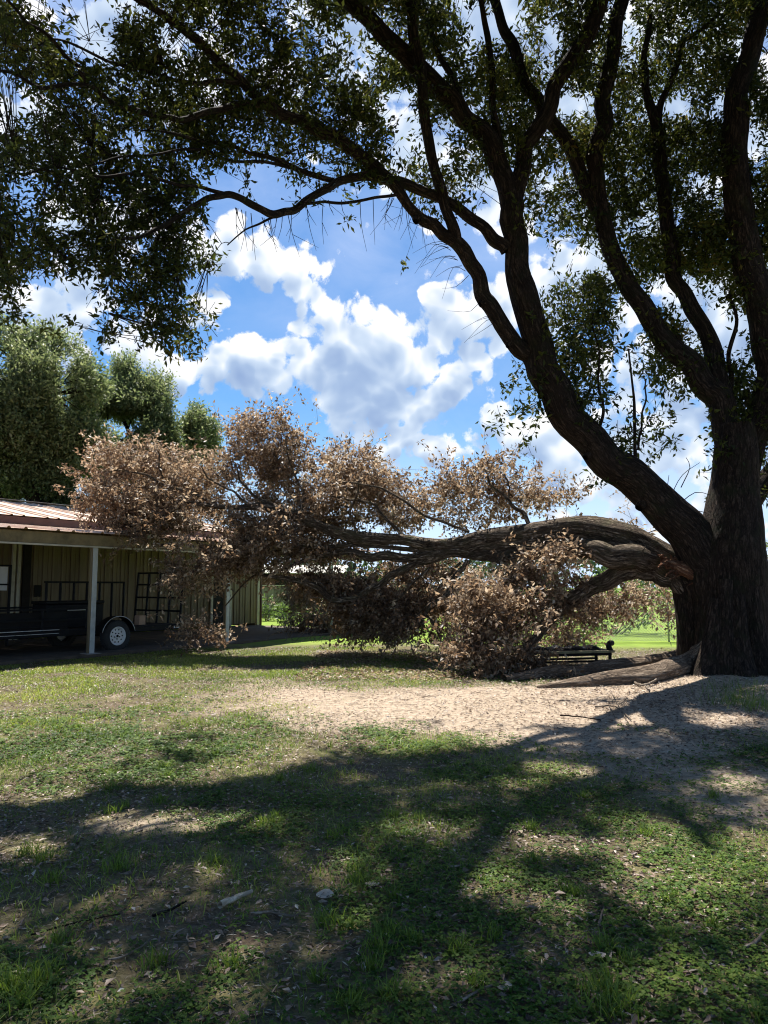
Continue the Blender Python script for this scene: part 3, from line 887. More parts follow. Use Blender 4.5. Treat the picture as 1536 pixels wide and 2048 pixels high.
# neighbour's shed seen over the fence
shp = at(548, 1150, 46.0)
nb = empty('neighbour_shed', (shp[0], shp[1], 0), 'low dark shed with pale roof edge behind the board fence', 'shed')
mb = MB(); mb.box((shp[0], shp[1] + 2, 1.2), (1, 0, 0), (0, 1, 0), Z, 4, 2, 1.2); mb.build('wall', plain('dark_red_shed_wall', (.10, .045, .035), .8), nb)
mb = MB(); mb.box((shp[0], shp[1] + 2, 2.66), (1, 0, 0), nrm(np.array([0, 1, .12])), nrm(np.array([0, -.12, 1])), 4.4, 2.6, .035); mb.build('roof', M_CREAM, nb)
mb = MB(); mb.box((shp[0] + 1.0, shp[1] - .02, 1.15), (1, 0, 0), (0, 1, 0), Z, .9, .015, 1.0); mb.build('shade_panel', M_DARK, nb)  # dark slab in place of the shed's unlit opening

# ------------------------------------------------------------------ chain link fence at the right
M_GALV = plain('galvanised_wire', (.42, .44, .44), .5, metal=.5)
cf0 = np.array([2.0, 20.6, 0]); cf1 = np.array([17.0, 21.6, 0])
cf = empty('chain_link_fence', tuple(cf0), 'low galvanised chain link fence across the bright green field', 'fence')
dC = nrm(cf1 - cf0); LC = np.linalg.norm(cf1 - cf0); HC = 1.2
for k in range(6):
    p = cf0 + dC * (k * 3.0)
    mb = MB(); mb.tube([p + Z * -.05, p + Z * (HC + .04)], .028, 8); mb.build('post', M_GALV, cf, smooth=True)
mb = MB(); mb.tube([cf0 + Z * HC, cf1 + Z * HC], .02, 8); mb.build('top_rail', M_GALV, cf, smooth=True)
A, B = [], []
for k in range(int(LC / .085)):
    s0 = k * .085
    for sg in (1, -1):
        a = s0; b = s0 + sg * HC
        za, zb = .03, HC
        if b < 0: zb = .03 + (HC - .03) * (a / HC); b = 0
        if b > LC: zb = .03 + (HC - .03) * ((LC - a) / HC); b = LC
        if abs(b - a) < .05: continue
        A.append(cf0 + dC * a + Z * za); B.append(cf0 + dC * b + Z * zb)
wf = Wood(cf, M_GALV); wf.twig_cloud(np.array(A), np.array(B), .0055)
V = wf.tv[0]
wm = mk('wire_mesh', V, wf.tf[0], M_GALV, cf); wm['kind'] = 'stuff'

# ------------------------------------------------------------------ green oaks behind the barn
def ball_points(c, r, K, shell=.55):
    v = nrm(rng.normal(size=(K, 3))); u = rng.uniform(0, 1, K) ** (1 / 3)
    u = shell + (1 - shell) * u
    k = rng.uniform(0, 1, K) < .25
    u = np.where(k, rng.uniform(.1, 1, K), u)
    return np.asarray(c) + v * u[:, None] * np.asarray(r)

def crown_tree(name, label, base, blobs, trunk_r, h0, leafL, per, n_leaf, mat, group=None, gaps=.5):
    t = empty(name, base, label, 'tree', group)
    wd = Wood(t, BARK)
    bx_, by_ = base[0], base[1]
    wd.limb([[bx_, by_, -.2, trunk_r * 1.5], [bx_ + .1, by_, .5, trunk_r], [bx_ - .1, by_, h0 * .6, trunk_r * .85], [bx_ + .1, by_, h0, trunk_r * .7]], 'trunk', kind='w')
    top = np.array([bx_, by_, h0 * .85])
    allv, allf, allr, nn_ = [], [], [], 0
    for (c, r) in blobs:
        c = np.asarray(c, float)
        mid = (top + c) / 2 + rng.normal(size=3) * .4 - Z * .5
        wd.limb([[*top, trunk_r * .5], [*mid, trunk_r * .32], [*c, trunk_r * .14]], 'limb', kind='w')
        K = int(per * r[0] * r[2])
        C_ = ball_points(c, r, K)
        lump = fbm(C_[:, 0] * 1.3 + C_[:, 1] * .6, C_[:, 2] * 1.3, .8, 31, 3)
        C_ = C_[lump > .44]
        cr = np.clip(.25 + (C_[:, 2] - c[2]) / r[2] * .15 + rng.normal(size=len(C_)) * .22 + .2, 0, 1)  # light from above put into leaf tone: paler towards each ball's top
        out = nrm(C_ - c) + Z * .5 + rng.normal(size=C_.shape) * .5
        V, Ft, rr, _ = clusters(C_, n_leaf, .95, leafL, leafL * .42, up=.6, crnd=cr, twig=wd, dirs=nrm(out))
        allv.append(V); allf.append(Ft + nn_); allr.append(rr); nn_ += len(V)
        sel = rng.choice(len(C_), min(14, len(C_)), replace=False)
        for i in sel: wd.twig([[*c, .05], [*((c + C_[i]) / 2 + rng.normal(size=3) * .25), .03], [*C_[i], .012]])
    wd.flush('branches')
    cr = mk('crown', np.vstack(allv), np.vstack(allf), mat, t, rnd=np.concatenate(allr)); cr['kind'] = 'stuff'
    return t

def pb(px, py, rx, ry, d, rd=None):      # blob from its place and size
    c = at(px, py, d); return (c, np.array([rx / F * d, rd or rx / F * d * .9, ry / F * d]))
GB = at(70, 1190, 31)
crown_tree('live_oak', 'tall dark green oak behind the barn roof at the left edge', (GB[0], 31, 0),
    [pb(60, 830, 175, 160, 31), pb(110, 900, 130, 110, 31), pb(40, 760, 110, 95, 31), pb(-60, 800, 120, 120, 31), pb(110, 790, 95, 100, 30), pb(30, 880, 120, 80, 30), pb(130, 900, 80, 75, 30.5), pb(-30, 690, 80, 60, 31), pb(90, 720, 75, 65, 31.5), pb(70, 960, 120, 55, 31), pb(-60, 950, 110, 80, 31), pb(150, 960, 60, 60, 31)],
    .45, 4.5, .19, 340, 12, LEAF_BACK, 'green oaks behind the barn')
GB = at(300, 1190, 36)
crown_tree('live_oak', 'lighter feathery green oak behind the brown foliage on the roof', (GB[0], 36, 0),
    [pb(290, 880, 135, 115, 36), pb(225, 790, 80, 75, 36), pb(290, 815, 90, 75, 36), pb(350, 860, 75, 60, 36), pb(250, 880, 100, 80, 35), pb(395, 870, 45, 40, 36), pb(330, 930, 100, 65, 35.5), pb(200, 900, 80, 90, 35.5), pb(265, 760, 55, 45, 36), pb(180, 840, 70, 75, 35), pb(310, 880, 70, 60, 35), pb(370, 900, 60, 50, 35.5)],
    .4, 4.5, .19, 340, 12, LEAF_BACK, 'green oaks behind the barn')

# ------------------------------------------------------------------ the standing oak
oak = empty('standing_oak', (TREE[0], TREE[1], 0), 'huge spreading oak with dark furrowed trunk forking into many limbs', 'tree')
ow = Wood(oak, BARK, .86); ow.out = True
D0 = 12.95
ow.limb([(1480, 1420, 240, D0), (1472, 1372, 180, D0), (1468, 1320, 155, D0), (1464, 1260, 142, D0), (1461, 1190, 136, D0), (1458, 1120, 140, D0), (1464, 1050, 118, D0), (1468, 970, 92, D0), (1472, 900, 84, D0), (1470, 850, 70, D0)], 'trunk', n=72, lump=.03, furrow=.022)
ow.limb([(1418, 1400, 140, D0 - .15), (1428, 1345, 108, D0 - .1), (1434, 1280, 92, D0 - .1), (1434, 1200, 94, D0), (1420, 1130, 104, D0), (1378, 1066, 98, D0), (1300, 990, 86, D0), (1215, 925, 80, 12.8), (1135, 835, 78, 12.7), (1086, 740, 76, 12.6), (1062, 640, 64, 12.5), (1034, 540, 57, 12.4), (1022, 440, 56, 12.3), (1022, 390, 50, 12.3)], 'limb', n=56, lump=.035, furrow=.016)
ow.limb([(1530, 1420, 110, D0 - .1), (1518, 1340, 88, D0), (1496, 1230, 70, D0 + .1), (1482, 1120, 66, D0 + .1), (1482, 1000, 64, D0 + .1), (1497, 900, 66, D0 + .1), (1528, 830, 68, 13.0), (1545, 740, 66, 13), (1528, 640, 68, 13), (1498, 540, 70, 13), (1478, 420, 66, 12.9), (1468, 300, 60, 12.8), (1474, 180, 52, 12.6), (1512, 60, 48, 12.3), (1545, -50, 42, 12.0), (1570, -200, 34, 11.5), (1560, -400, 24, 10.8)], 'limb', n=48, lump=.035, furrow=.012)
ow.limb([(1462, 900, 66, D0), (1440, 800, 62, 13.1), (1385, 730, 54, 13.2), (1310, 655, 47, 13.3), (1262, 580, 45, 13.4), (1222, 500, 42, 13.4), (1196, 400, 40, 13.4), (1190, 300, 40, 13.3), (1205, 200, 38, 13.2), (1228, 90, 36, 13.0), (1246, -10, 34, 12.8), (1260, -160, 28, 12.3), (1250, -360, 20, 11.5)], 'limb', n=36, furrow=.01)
ow.limb([(1196, 420, 30, 13.4), (1160, 345, 32, 13.4), (1118, 262, 32, 13.3), (1078, 200, 30, 13.3), (1040, 140, 27, 13.2), (1008, 60, 25, 13.1), (985, -20, 22, 13), (960, -160, 16, 12.6)], 'limb')
ow.limb([(1448, 800, 46, 13.1), (1425, 700, 42, 13.5), (1385, 620, 38, 13.7), (1346, 555, 36, 13.8), (1335, 450, 34, 13.9), (1322, 340, 32, 13.9), (1316, 260, 28, 13.8), (1292, 180, 20, 13.7), (1288, 110, 15, 13.6), (1300, 30, 11, 13.5)], 'limb')
ow.limb([(1316, 255, 20, 13.8), (1335, 170, 14, 13.7), (1370, 80, 11, 13.6), (1440, 30, 8, 13.5)], 'limb')
ow.limb([(1022, 410, 50, 12.3), (1000, 335, 46, 12.3), (965, 262, 44, 12.2), (905, 200, 45, 12.1), (840, 140, 46, 11.9), (770, 75, 44, 11.7), (705, 10, 40, 11.4), (650, -60, 34, 11.0), (560, -170, 28, 10.2), (430, -300, 20, 9.3)], 'limb', n=36, furrow=.01)
ow.limb([(1024, 410, 46, 12.3), (1046, 335, 42, 12.3), (1072, 262, 42, 12.2), (1108, 175, 40, 12.1), (1152, 105, 40, 11.9), (1192, 30, 38, 11.7), (1218, -40, 34, 11.4), (1260, -160, 28, 10.9), (1330, -300, 20, 10.2)], 'limb', n=36, furrow=.01)
ow.limb([(1078, 745, 44, 12.6), (1040, 700, 40, 12.5), (998, 640, 38, 12.4), (965, 590, 37, 12.4), (940, 525, 35, 12.3), (910, 482, 33, 12.2), (868, 450, 27, 12.1), (828, 424, 24, 12.0), (800, 385, 26, 11.9), (755, 340, 30, 11.8), (700, 296, 31, 11.6), (640, 262, 30, 11.5), (573, 232, 27, 11.3), (518, 198, 25, 11.1), (469, 150, 23, 10.9), (406, 90, 21, 10.6), (333, 34, 18, 10.3), (262, -10, 15, 10.0), (150, -90, 11, 9.4)], 'limb', n=32, furrow=.008)
ow.limb([(1015, 500, 36, 12.35), (988, 480, 32, 12.3), (941, 437, 28, 12.2), (880, 396, 26, 12.1), (801, 364, 25, 11.9), (740, 352, 22, 11.8), (679, 362, 20, 11.6), (630, 390, 19, 11.4), (590, 420, 18, 11.3), (545, 429, 20, 11.1), (500, 407, 19, 11.0), (458, 389, 17, 10.8), (417, 396, 15, 10.7), (380, 417, 13, 10.6), (333, 448, 11, 10.5), (281, 474, 8, 10.4), (230, 480, 5, 10.3)], 'limb', n=20)
ow.limb([(912, 486, 30, 12.2), (900, 440, 27, 12.1), (884, 385, 27, 12.0), (862, 305, 26, 11.9), (846, 200, 26, 11.7), (830, 80, 26, 11.5), (822, -10, 24, 11.3), (810, -140, 18, 10.8)], 'limb', n=20)
ow.limb([(1004, 335, 20, 12.3), (997, 290, 18, 12.3), (986, 200, 17, 12.2), (978, 80, 16, 12), (958, -10, 14, 11.8)], 'limb')
ow.limb([(945, 245, 20, 12.2), (905, 158, 16, 12.3), (874, 100, 14, 12.4), (844, 20, 12, 12.4), (820, -60, 9, 12.4)], 'limb')
ow.limb([(530, 206, 20, 11.1), (469, 208, 17, 11.0), (417, 224, 16, 10.9), (365, 242, 15, 10.8), (312, 234, 14, 10.7), (250, 208, 13, 10.6), (182, 182, 11, 10.4), (104, 172, 9, 10.3), (0, 150, 7, 10.1), (-120, 140, 5, 9.9)], 'limb')
ow.limb([(182, 182, 12, 10.4), (156, 135, 11, 10.3), (104, 78, 9, 10.2), (42, 31, 8, 10), (-40, -40, 6, 9.8)], 'limb')
ow.limb([(480, 165, 12, 10.9), (406, 169, 11, 10.7), (339, 156, 10, 10.6), (260, 130, 8, 10.4), (135, 94, 6, 10.2), (40, 90, 4, 10)], 'limb')
ow.limb([(667, 362, 14, 11.6), (599, 341, 13, 11.5), (540, 312, 12, 11.4), (500, 308, 10, 11.3), (443, 292, 9, 11.2), (365, 266, 7, 11.0), (280, 262, 5, 10.8)], 'limb')
ow.limb([(600, 341, 9, 11.5), (560, 332, 8, 11.4), (495, 321, 8, 11.3), (417, 307, 7, 11.1), (339, 297, 6, 10.9), (250, 318, 5, 10.8), (170, 330, 4, 10.7)], 'limb')
ow.limb([(458, 390, 12, 10.8), (391, 370, 9, 10.7), (312, 359, 8, 10.6), (208, 349, 7, 10.5), (130, 333, 5, 10.4), (40, 350, 4, 10.3)], 'limb')
ow.limb([(800, 388, 8, 11.9), (729, 401, 7, 11.7), (651, 401, 7, 11.5), (600, 414, 7, 11.4), (540, 436, 6, 11.2), (490, 460, 4, 11.1), (455, 490, 3, 11.0)], 'limb')
ow.limb([(1488, 1030, 46, 13.2), (1530, 960, 40, 13.4), (1580, 900, 34, 13.6), (1640, 820, 26, 13.8)], 'limb')
ow.limb([(1275, 962, 9, 12.85), (1272, 880, 8, 12.8), (1266, 790, 6, 12.8), (1260, 700, 4, 12.8)], 'sprout')
ow.limb([(1276, 900, 6, 12.82), (1285, 840, 5, 12.8), (1292, 760, 3, 12.8)], 'sprout')
ow.limb([(1196, 890, 9, 12.75), (1203, 820, 7, 12.7), (1196, 720, 5, 12.7), (1186, 620, 4, 12.7)], 'sprout')
ow.limb([(1190, 895, 5, 12.75), (1165, 830, 4, 12.7), (1150, 740, 3, 12.7)], 'sprout')
ow.limb([(1462, 790, 14, 13.2), (1458, 720, 11, 13.2), (1470, 650, 9, 13.2), (1462, 590, 6, 13.2)], 'sprout')
for a in ([(1350, 1030), (1345, 990), (1365, 950), (1400, 925)], [(1345, 1028), (1335, 985), (1338, 950)], [(1352, 1035), (1385, 1020), (1425, 1030)], [(1350, 1015), (1390, 985), (1420, 990)], [(1362, 975), (1380, 935), (1372, 915)]):
    ow.twig([[*at(x, y, 12.9), .008 * (1 - i / len(a)) + .002] for i, (x, y) in enumerate(a)])
for k in range(34):      # bare hanging twigs under the low bough
    x0 = rng.uniform(470, 860); y0 = np.interp(x0, [470, 540, 630, 700, 800, 860], [415, 440, 400, 400, 395, 420])
    d = np.interp(x0, [450, 860], [10.9, 12.0]) - float(reach(x0)); l_ = rng.uniform(25, 105)
    dx = rng.normal() * 22
    ow.twig([[*at(x0, y0, d), .006], [*at(x0 + dx * .4, y0 + l_ * .5, d), .004], [*at(x0 + dx + rng.normal() * 6, y0 + l_, d), .002]], 4)
    if rng.uniform() < .6: ow.twig([[*at(x0 + dx * .4, y0 + l_ * .5, d), .004], [*at(x0 + dx * .4 + rng.normal() * 22, y0 + l_ * .8, d), .002]], 4)
for k in range(16):
    x0 = rng.uniform(880, 1000); y0 = np.interp(x0, [880, 1000], [470, 640]); 
    ow.twig([[*at(x0, y0, 12.3), .006], [*at(x0 - 25, y0 + rng.uniform(-10, 30), 12.3), .004], [*at(x0 - rng.uniform(40, 75), y0 + rng.uniform(-10, 60), 12.3), .002]], 4)

# canopy density over the sky as one sees it from the yard (rows of 70, columns of 96)
DM = ["8888878776776457", "8888888876666447", "8888887876666568", "8988877665556677", "9998653434456777",
      "9998421113245788", "9998300100036788", "8999100010036777", "5899100000026667", "0378000000045457",
      "0010000000055335", "0000000000143305", "0000000000122205", "0000000000011104", "0000000000000103"]
DMA = np.array([[int(c_) for c_ in r_] for r_ in DM]) / 9.0
def dens_at(px, py):
    u = px / 96 - .5; v = py / 70 - .5
    u0 = np.clip(np.floor(u).astype(int), 0, 14); v0 = np.clip(np.floor(v).astype(int), 0, 13)
    fu, fv = np.clip(u - u0, 0, 1), np.clip(v - v0, 0, 1)
    a = DMA[v0, u0] * (1 - fu) + DMA[v0, u0 + 1] * fu; b = DMA[v0 + 1, u0] * (1 - fu) + DMA[v0 + 1, u0 + 1] * fu
    return a * (1 - fv) + b * fv

# sunlit openings of the yard: where the canopy has gaps towards the sun (ground, in photo pixels: x, y, rx, ry, angle, strength)
LIT = [(640, 1370, 330, 52, 0, 1), (1010, 1385, 300, 62, 4, 1), (1230, 1400, 130, 45, 0, 1), (1230, 1365, 200, 40, 0, 1.2), (200, 1980, 130, 22, 0, .5), (420, 1760, 70, 16, 0, .6), (250, 1800, 90, 14, 0, .6), (820, 1660, 90, 14, 0, .6), (760, 1900, 60, 16, 0, .5), (1000, 1650, 60, 14, 0, .6), (480, 1930, 60, 14, 0, .5), (330, 1330, 420, 26, 0, .9), (100, 1345, 160, 26, 0, .8),
       (780, 1470, 190, 28, 3, .75), (1010, 1470, 130, 26, 4, .6), (560, 1440, 120, 22, 5, .5),
       (340, 1645, 220, 30, 2, .8), (60, 1690, 95, 38, 0, .8), (230, 1470, 400, 100, 0, .6), (130, 1500, 190, 30, 0, .8), (60, 1580, 130, 28, 0, .75), (330, 1560, 110, 20, 0, .7), (240, 1440, 160, 20, 0, .7), (430, 1500, 140, 20, 0, .6), (60, 1420, 120, 18, 0, .7),
       (1325, 1735, 62, 120, -32, 1.3), (1410, 1750, 60, 50, 0, 1.2), (1450, 1735, 100, 34, 22, 1.1), (1510, 1700, 70, 30, 10, .9), (1120, 1535, 100, 14, 5, .8), (1230, 1560, 50, 10, 5, .8), (940, 1755, 60, 16, 0, .8),
       (710, 1560, 50, 12, 0, .8), (890, 1570, 40, 9, 0, .7), (1030, 1565, 60, 12, 0, .6), (60, 1845, 80, 20, -10, .6), (1110, 1830, 55, 22, 20, .6), (690, 1890, 45, 16, 0, .5), (1400, 1980, 80, 25, 0, .4), (620, 1990, 60, 20, 0, .4),
       (1450, 1440, 60, 14, 0, .4), (1450, 1560, 80, 14, 0, .4)]
def lit_at(G):
    px, py, fw = project(G)
    L = np.zeros(len(G))
    for cx, cy, rx, ry, an, s in LIT:
        a = math.radians(an); dx, dy = px - cx, py - cy
        e = ((dx * math.cos(a) + dy * math.sin(a)) / rx) ** 2 + ((-dx * math.sin(a) + dy * math.cos(a)) / ry) ** 2
        L = np.maximum(L, s * np.clip((1.25 - e) * 2.2, 0, 1))
    dk = np.clip((px - 1300) / 60, 0, 1) * ((py > 1385) & (py < 1660))
    L = L - dk * .35
    # the open yard beyond the shade line, left and behind
    L = np.where((py < 1345) & (py > 1173), 1.0, L)
    L = np.where((fw < .5), 0, L)
    return L
def shadow_of(P): return P - SV[None] * (P[:, 2:3] / SV[2])

LS = np.vstack(ow.samples)
lpx, lpy, _ = project(LS[:, :3])
# visible canopy
Npt = 30000
px = rng.uniform(-60, 1600, Npt); py = rng.uniform(-60, 1000, Npt)
dn = dens_at(px, py) * np.clip((fbm(px, py, 1 / 75., 41, 3) - .32) * 4.6, .12, 1.3)
nb2 = np.full(Npt, np.inf); di = np.zeros(Npt, int)
for s0 in range(0, Npt, 3000):
    d2 = (px[s0:s0 + 3000, None] - lpx[None]) ** 2 + (py[s0:s0 + 3000, None] - lpy[None]) ** 2
    di[s0:s0 + 3000] = d2.argmin(1)
dep = LS[di, 1]
ok = rng.uniform(0, 1, Npt) < .88 * np.clip((dn - .08) * 1.15, 0, 1) * (dep / 12.6) ** 1.2
px, py, dep = px[ok], py[ok], dep[ok]
best = None; bl = np.full(len(px), 9.0)
for k in range(8):
    dd = dep + np.abs(rng.normal(size=len(px))) * 1.5 - .25
    r_ = np.array([ray(a, b) for a, b in zip(px, py)])
    P = np.array([0, 0, CAM_H]) + r_ * (dd / r_[:, 1])[:, None]
    l_ = lit_at(shadow_of(P)) + rng.uniform(0, .25, len(px))
    if best is None: best = P.copy()
    better = l_ < bl
    best[better] = P[better]; bl[better] = l_[better]
C1 = best[rng.uniform(0, 1, len(best)) > np.clip(bl - .3, 0, 1) * .55]

# canopy over and behind the camera: what shades the near yard
M_ = 35000
Gt = np.stack([rng.uniform(-9, 9, M_), rng.uniform(-3, 9.5, M_), np.zeros(M_)], -1)
hh = rng.uniform(8.4, 15.5, M_)
P = Gt + SV[None] * (hh / SV[2])[:, None]
l_ = np.max([lit_at(Gt + np.array([dx_, dy_, 0])) for dx_, dy_ in ((0, 0), (.16, 0), (-.16, 0), (0, .16), (0, -.16))], axis=0)
ppx, ppy, fw = project(P)
inframe = (ppx > -40) & (ppx < 1576) & (ppy > -30) & (fw > 0)
clump = fbm(Gt[:, 0], Gt[:, 1], 1.7, 51, 3)
fleck = fbm(Gt[:, 0] * 1.0, Gt[:, 1] * .8, 3.0, 57, 2) < .63
ok = (~inframe) & fleck & (rng.uniform(0, 1, M_) > np.clip(l_ * 1.6, 0, 1)) & (clump > .38)
C2 = P[ok]
CC = np.vstack([C1, C2])
C2_START = len(C1)
print('clusters', len(C1), len(C2))
# boughs out of view that carry the near canopy
lowlimbs = [
 [[*at(650, -60, 11.0 - float(reach(650))), .12], [-1.6, 8.6, 10.9, .11], [-2.6, 7.4, 11.3, .09], [-3.4, 5.2, 11.4, .06], [-3.9, 3.2, 11.0, .03]],
 [[*at(1218, -40, 11.4), .13], [2.6, 8.6, 11.6, .11], [1.6, 6.4, 12.2, .08], [.8, 4.0, 12.2, .05], [.3, 2.0, 11.8, .03]],
 [[*at(1570, -200, 11.5), .13], [6.2, 8.6, 12.6, .10], [5.4, 6.2, 12.6, .07], [4.8, 3.8, 12.0, .04]],
 [[*at(150, -90, 9.4 - float(reach(150))), .045], [-2.9, 4.8, 6.9, .04], [-3.6, 3.4, 7.0, .03], [-4.2, 2.0, 6.8, .02]],
]
for l_ in lowlimbs: ow.limb(l_, 'limb', kind='w')
LS = np.vstack(ow.samples)
# hubs: secondary branches from limb to groups of sprigs
nh = 760
hub = CC[rng.choice(len(CC), nh, replace=False)]
HB = grow(ow, hub, LS, .005, .009)[len(LS):]
near = np.concatenate([((CC[s0:s0 + 2000, None] - HB[None]) ** 2).sum(-1).argmin(1) for s0 in range(0, len(CC), 2000)])
tgt = HB[near]; dd = np.linalg.norm(CC - tgt, axis=1); kk = (dd < 1.6) & (dd > .15) & (rng.uniform(0, 1, len(CC)) < .5)
ow.twig_cloud(tgt[kk], CC[kk], .006)
cr = np.clip(rng.uniform(0, .75, len(CC)) + (fbm(CC[:, 0], CC[:, 2], .8, 61, 3) - .5) * .9, 0, 1)
n1_ = 15
lk = (np.clip(C1[:, 1] / 12.5, .5, 1.1) ** .75)[:, None]
Va, Fa, ra, _ = clusters(C1, n1_, .56 * lk, .135 * lk, .052 * lk, droop=-.25, twig=ow, crnd=cr[:C2_START], hang=.35)
Vb, Fb, rb, _ = clusters(C2, 13, .55, .14, .062, droop=-.1, twig=None, crnd=cr[C2_START:])
crown = mk('crown', np.vstack([Va, Vb]), np.vstack([Fa, Fb + len(Va)]), LEAF_OAK, oak, rnd=np.concatenate([ra, rb]))
crown['kind'] = 'stuff'
ow.flush('branches')

for pts in ([(1436, 1200, 30, 12.45), (1426, 1290, 44, 12.35), (1412, 1352, 60, 12.25), (1396, 1392, 60, 12.1)],
            [(1472, 1190, 34, 12.4), (1476, 1290, 46, 12.3), (1484, 1362, 66, 12.1), (1494, 1410, 70, 11.8)],
            [(1500, 1170, 30, 12.5), (1512, 1280, 44, 12.4), (1528, 1362, 66, 12.2), (1552, 1408, 70, 12.0)],
            [(1452, 1160, 26, 12.42), (1450, 1280, 36, 12.3), (1446, 1360, 50, 12.15), (1440, 1400, 50, 12.0)]):
    ow.limb(pts, 'buttress', n=32, lump=.05, furrow=.012, keep=False)
LSk = np.vstack(ow.samples)
for px_, py_, w_, an, d in [(828, 432, 20, 4.4, 11.95), (1208, 905, 20, 3.8, 12.65), (948, 600, 16, 3.6, 12.3), (1098, 820, 18, 3.5, 12.55), (1290, 1010, 26, 3.9, 12.7), (1018, 700, 14, 3.9, 12.4), (1330, 700, 16, 1.2, 13.15), (1470, 560, 16, 3.0, 12.8), (1410, 1010, 24, 4.6, 12.75), (1500, 1080, 26, 4.4, 12.5), (1180, 480, 14, 3.2, 13.3)]:
    p_ = at(px_, py_, d); j_ = ((LSk[:, :3] - p_) ** 2).sum(1).argmin(); c_, rl = LSk[j_, :3], LSk[j_, 3]
    dv = np.array([math.cos(an), -.5, math.sin(an)]); dv /= np.linalg.norm(dv); rk = w_ * .4 / F * d
    ow.limb([[*(c_ + dv * rl * .3), min(rl * .8, rk * 1.9)], [*(c_ + dv * rl * .95), rk * 1.25], [*(c_ + dv * (rl + rk * .9)), rk * .8]], 'knot', n=14, lump=.16, keep=False, kind='w')
# roots creeping over the bare soil
def groot(pts, name='root'):
    rows = [[at(1438, 1300, 12.8)[0], 12.85, .85, .07], [at(1412, 1300, 12.6)[0], 12.62, .48, .15]]
    for px_, py_, w in pts:
        p = gp(px_, py_); r = w * .5 / F * p[1]
        rows.append([p[0], p[1] + r * .6, gz(p[0], p[1]) + r * .45, r])
    rw = Wood(oak, ROOTM)
    return rw.limb(rows, name, n=22, lump=.10, furrow=.008, kind='w')
groot([(1384, 1360, 46), (1350, 1366, 46), (1310, 1372, 40), (1240, 1376, 36), (1170, 1379, 26), (1110, 1381, 15), (1075, 1381, 6)])
groot([(1385, 1344, 46), (1330, 1345, 34), (1262, 1350, 33), (1200, 1352, 34), (1160, 1354, 26), (1105, 1356, 30), (1050, 1360, 22), (1008, 1364, 18)])

# ------------------------------------------------------------------ the fallen half
fal = empty('fallen_oak', (*gp(1390, 1345)[:2], 0), 'broken half of the oak lying leftward with dry brown foliage', 'fallen tree')
fw_ = Wood(fal, BARK_FALL, .86)
def dpt(x): return float(np.interp(x, [150, 400, 700, 1000, 1200, 1370, 1400], [17.6, 16.7, 15.8, 14.6, 13.8, 13.3, 13.3]))
def FL(pts, name='limb', **k): return fw_.limb([(x, y, w, (d[0] if d else dpt(x))) for x, y, w, *d in pts], name, **k)
fw_.mat = BARK
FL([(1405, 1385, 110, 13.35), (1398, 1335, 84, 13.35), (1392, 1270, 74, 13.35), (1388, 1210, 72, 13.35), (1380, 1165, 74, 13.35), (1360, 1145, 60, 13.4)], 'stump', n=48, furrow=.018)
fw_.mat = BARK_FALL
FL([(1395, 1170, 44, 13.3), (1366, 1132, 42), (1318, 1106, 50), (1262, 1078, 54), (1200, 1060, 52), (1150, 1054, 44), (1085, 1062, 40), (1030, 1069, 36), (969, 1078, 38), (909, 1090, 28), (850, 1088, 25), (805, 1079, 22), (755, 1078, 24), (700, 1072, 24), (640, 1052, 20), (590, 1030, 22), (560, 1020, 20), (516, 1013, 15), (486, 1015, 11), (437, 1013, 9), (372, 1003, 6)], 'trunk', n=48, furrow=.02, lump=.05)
FL([(1375, 1150, 40, 13.25), (1320, 1128, 50), (1262, 1112, 56, 13.3), (1200, 1103, 50, 13.5), (1150, 1098, 40), (1100, 1100, 32), (1050, 1108, 30), (1000, 1115, 30), (960, 1110, 28), (924, 1105, 27), (880, 1111, 24), (840, 1124, 20), (800, 1143, 18), (760, 1170, 16), (715, 1196, 15), (665, 1200, 15), (624, 1170, 14), (587, 1160, 12), (550, 1154, 9), (505, 1146, 6)], n=36, furrow=.014)
FL([(1160, 1080, 30), (1110, 1076, 36), (1060, 1082, 34), (1000, 1092, 28), (940, 1098, 22), (890, 1104, 14), (820, 1099, 11), (760, 1093, 9), (700, 1090, 9), (640, 1095, 8), (590, 1094, 6), (540, 1105, 4)], n=24, furrow=.008)
FL([(1390, 1180, 60, 13.3), (1352, 1152, 58), (1312, 1140, 54), (1279, 1137, 48), (1237, 1147, 44), (1181, 1175, 38), (1140, 1202, 32), (1100, 1238, 27), (1073, 1275, 20, 13.7), (1050, 1300, 14, 13.6), (1030, 1325, 8, 13.5)], n=36, furrow=.014)
FL([(890, 1108, 24), (805, 1117, 22), (740, 1114, 20), (690, 1104, 16), (640, 1110, 12), (590, 1130, 9), (540, 1150, 6)])
FL([(1062, 1056, 11), (1044, 1024, 10), (1014, 1000, 9), (985, 968, 6), (965, 940, 3)])
FL([(1014, 1000, 5), (1020, 975, 4), (1010, 950, 3)])
FL([(810, 1076, 9), (775, 1039, 8), (748, 1009, 6), (700, 1000, 5), (660, 990, 3)])
FL([(938, 1064, 8), (900, 1050, 7), (864, 1036, 7), (799, 1000, 6), (758, 973, 5), (684, 965, 3)])
FL([(572, 1018, 12), (536, 1008, 9), (506, 988, 7), (481, 963, 5), (470, 930, 3)])
FL([(437, 1012, 8), (385, 985, 7), (333, 973, 6), (288, 948, 5), (239, 941, 4), (204, 943, 3)])
FL([(333, 973, 5), (320, 940, 4), (318, 900, 3)])
FL([(500, 1013, 7), (470, 985, 5), (420, 960, 4), (400, 930, 3)])
FL([(600, 1030, 8), (610, 990, 6), (580, 930, 4), (570, 880, 3)])
FL([(720, 1072, 8), (700, 1030, 6), (720, 960, 4)])
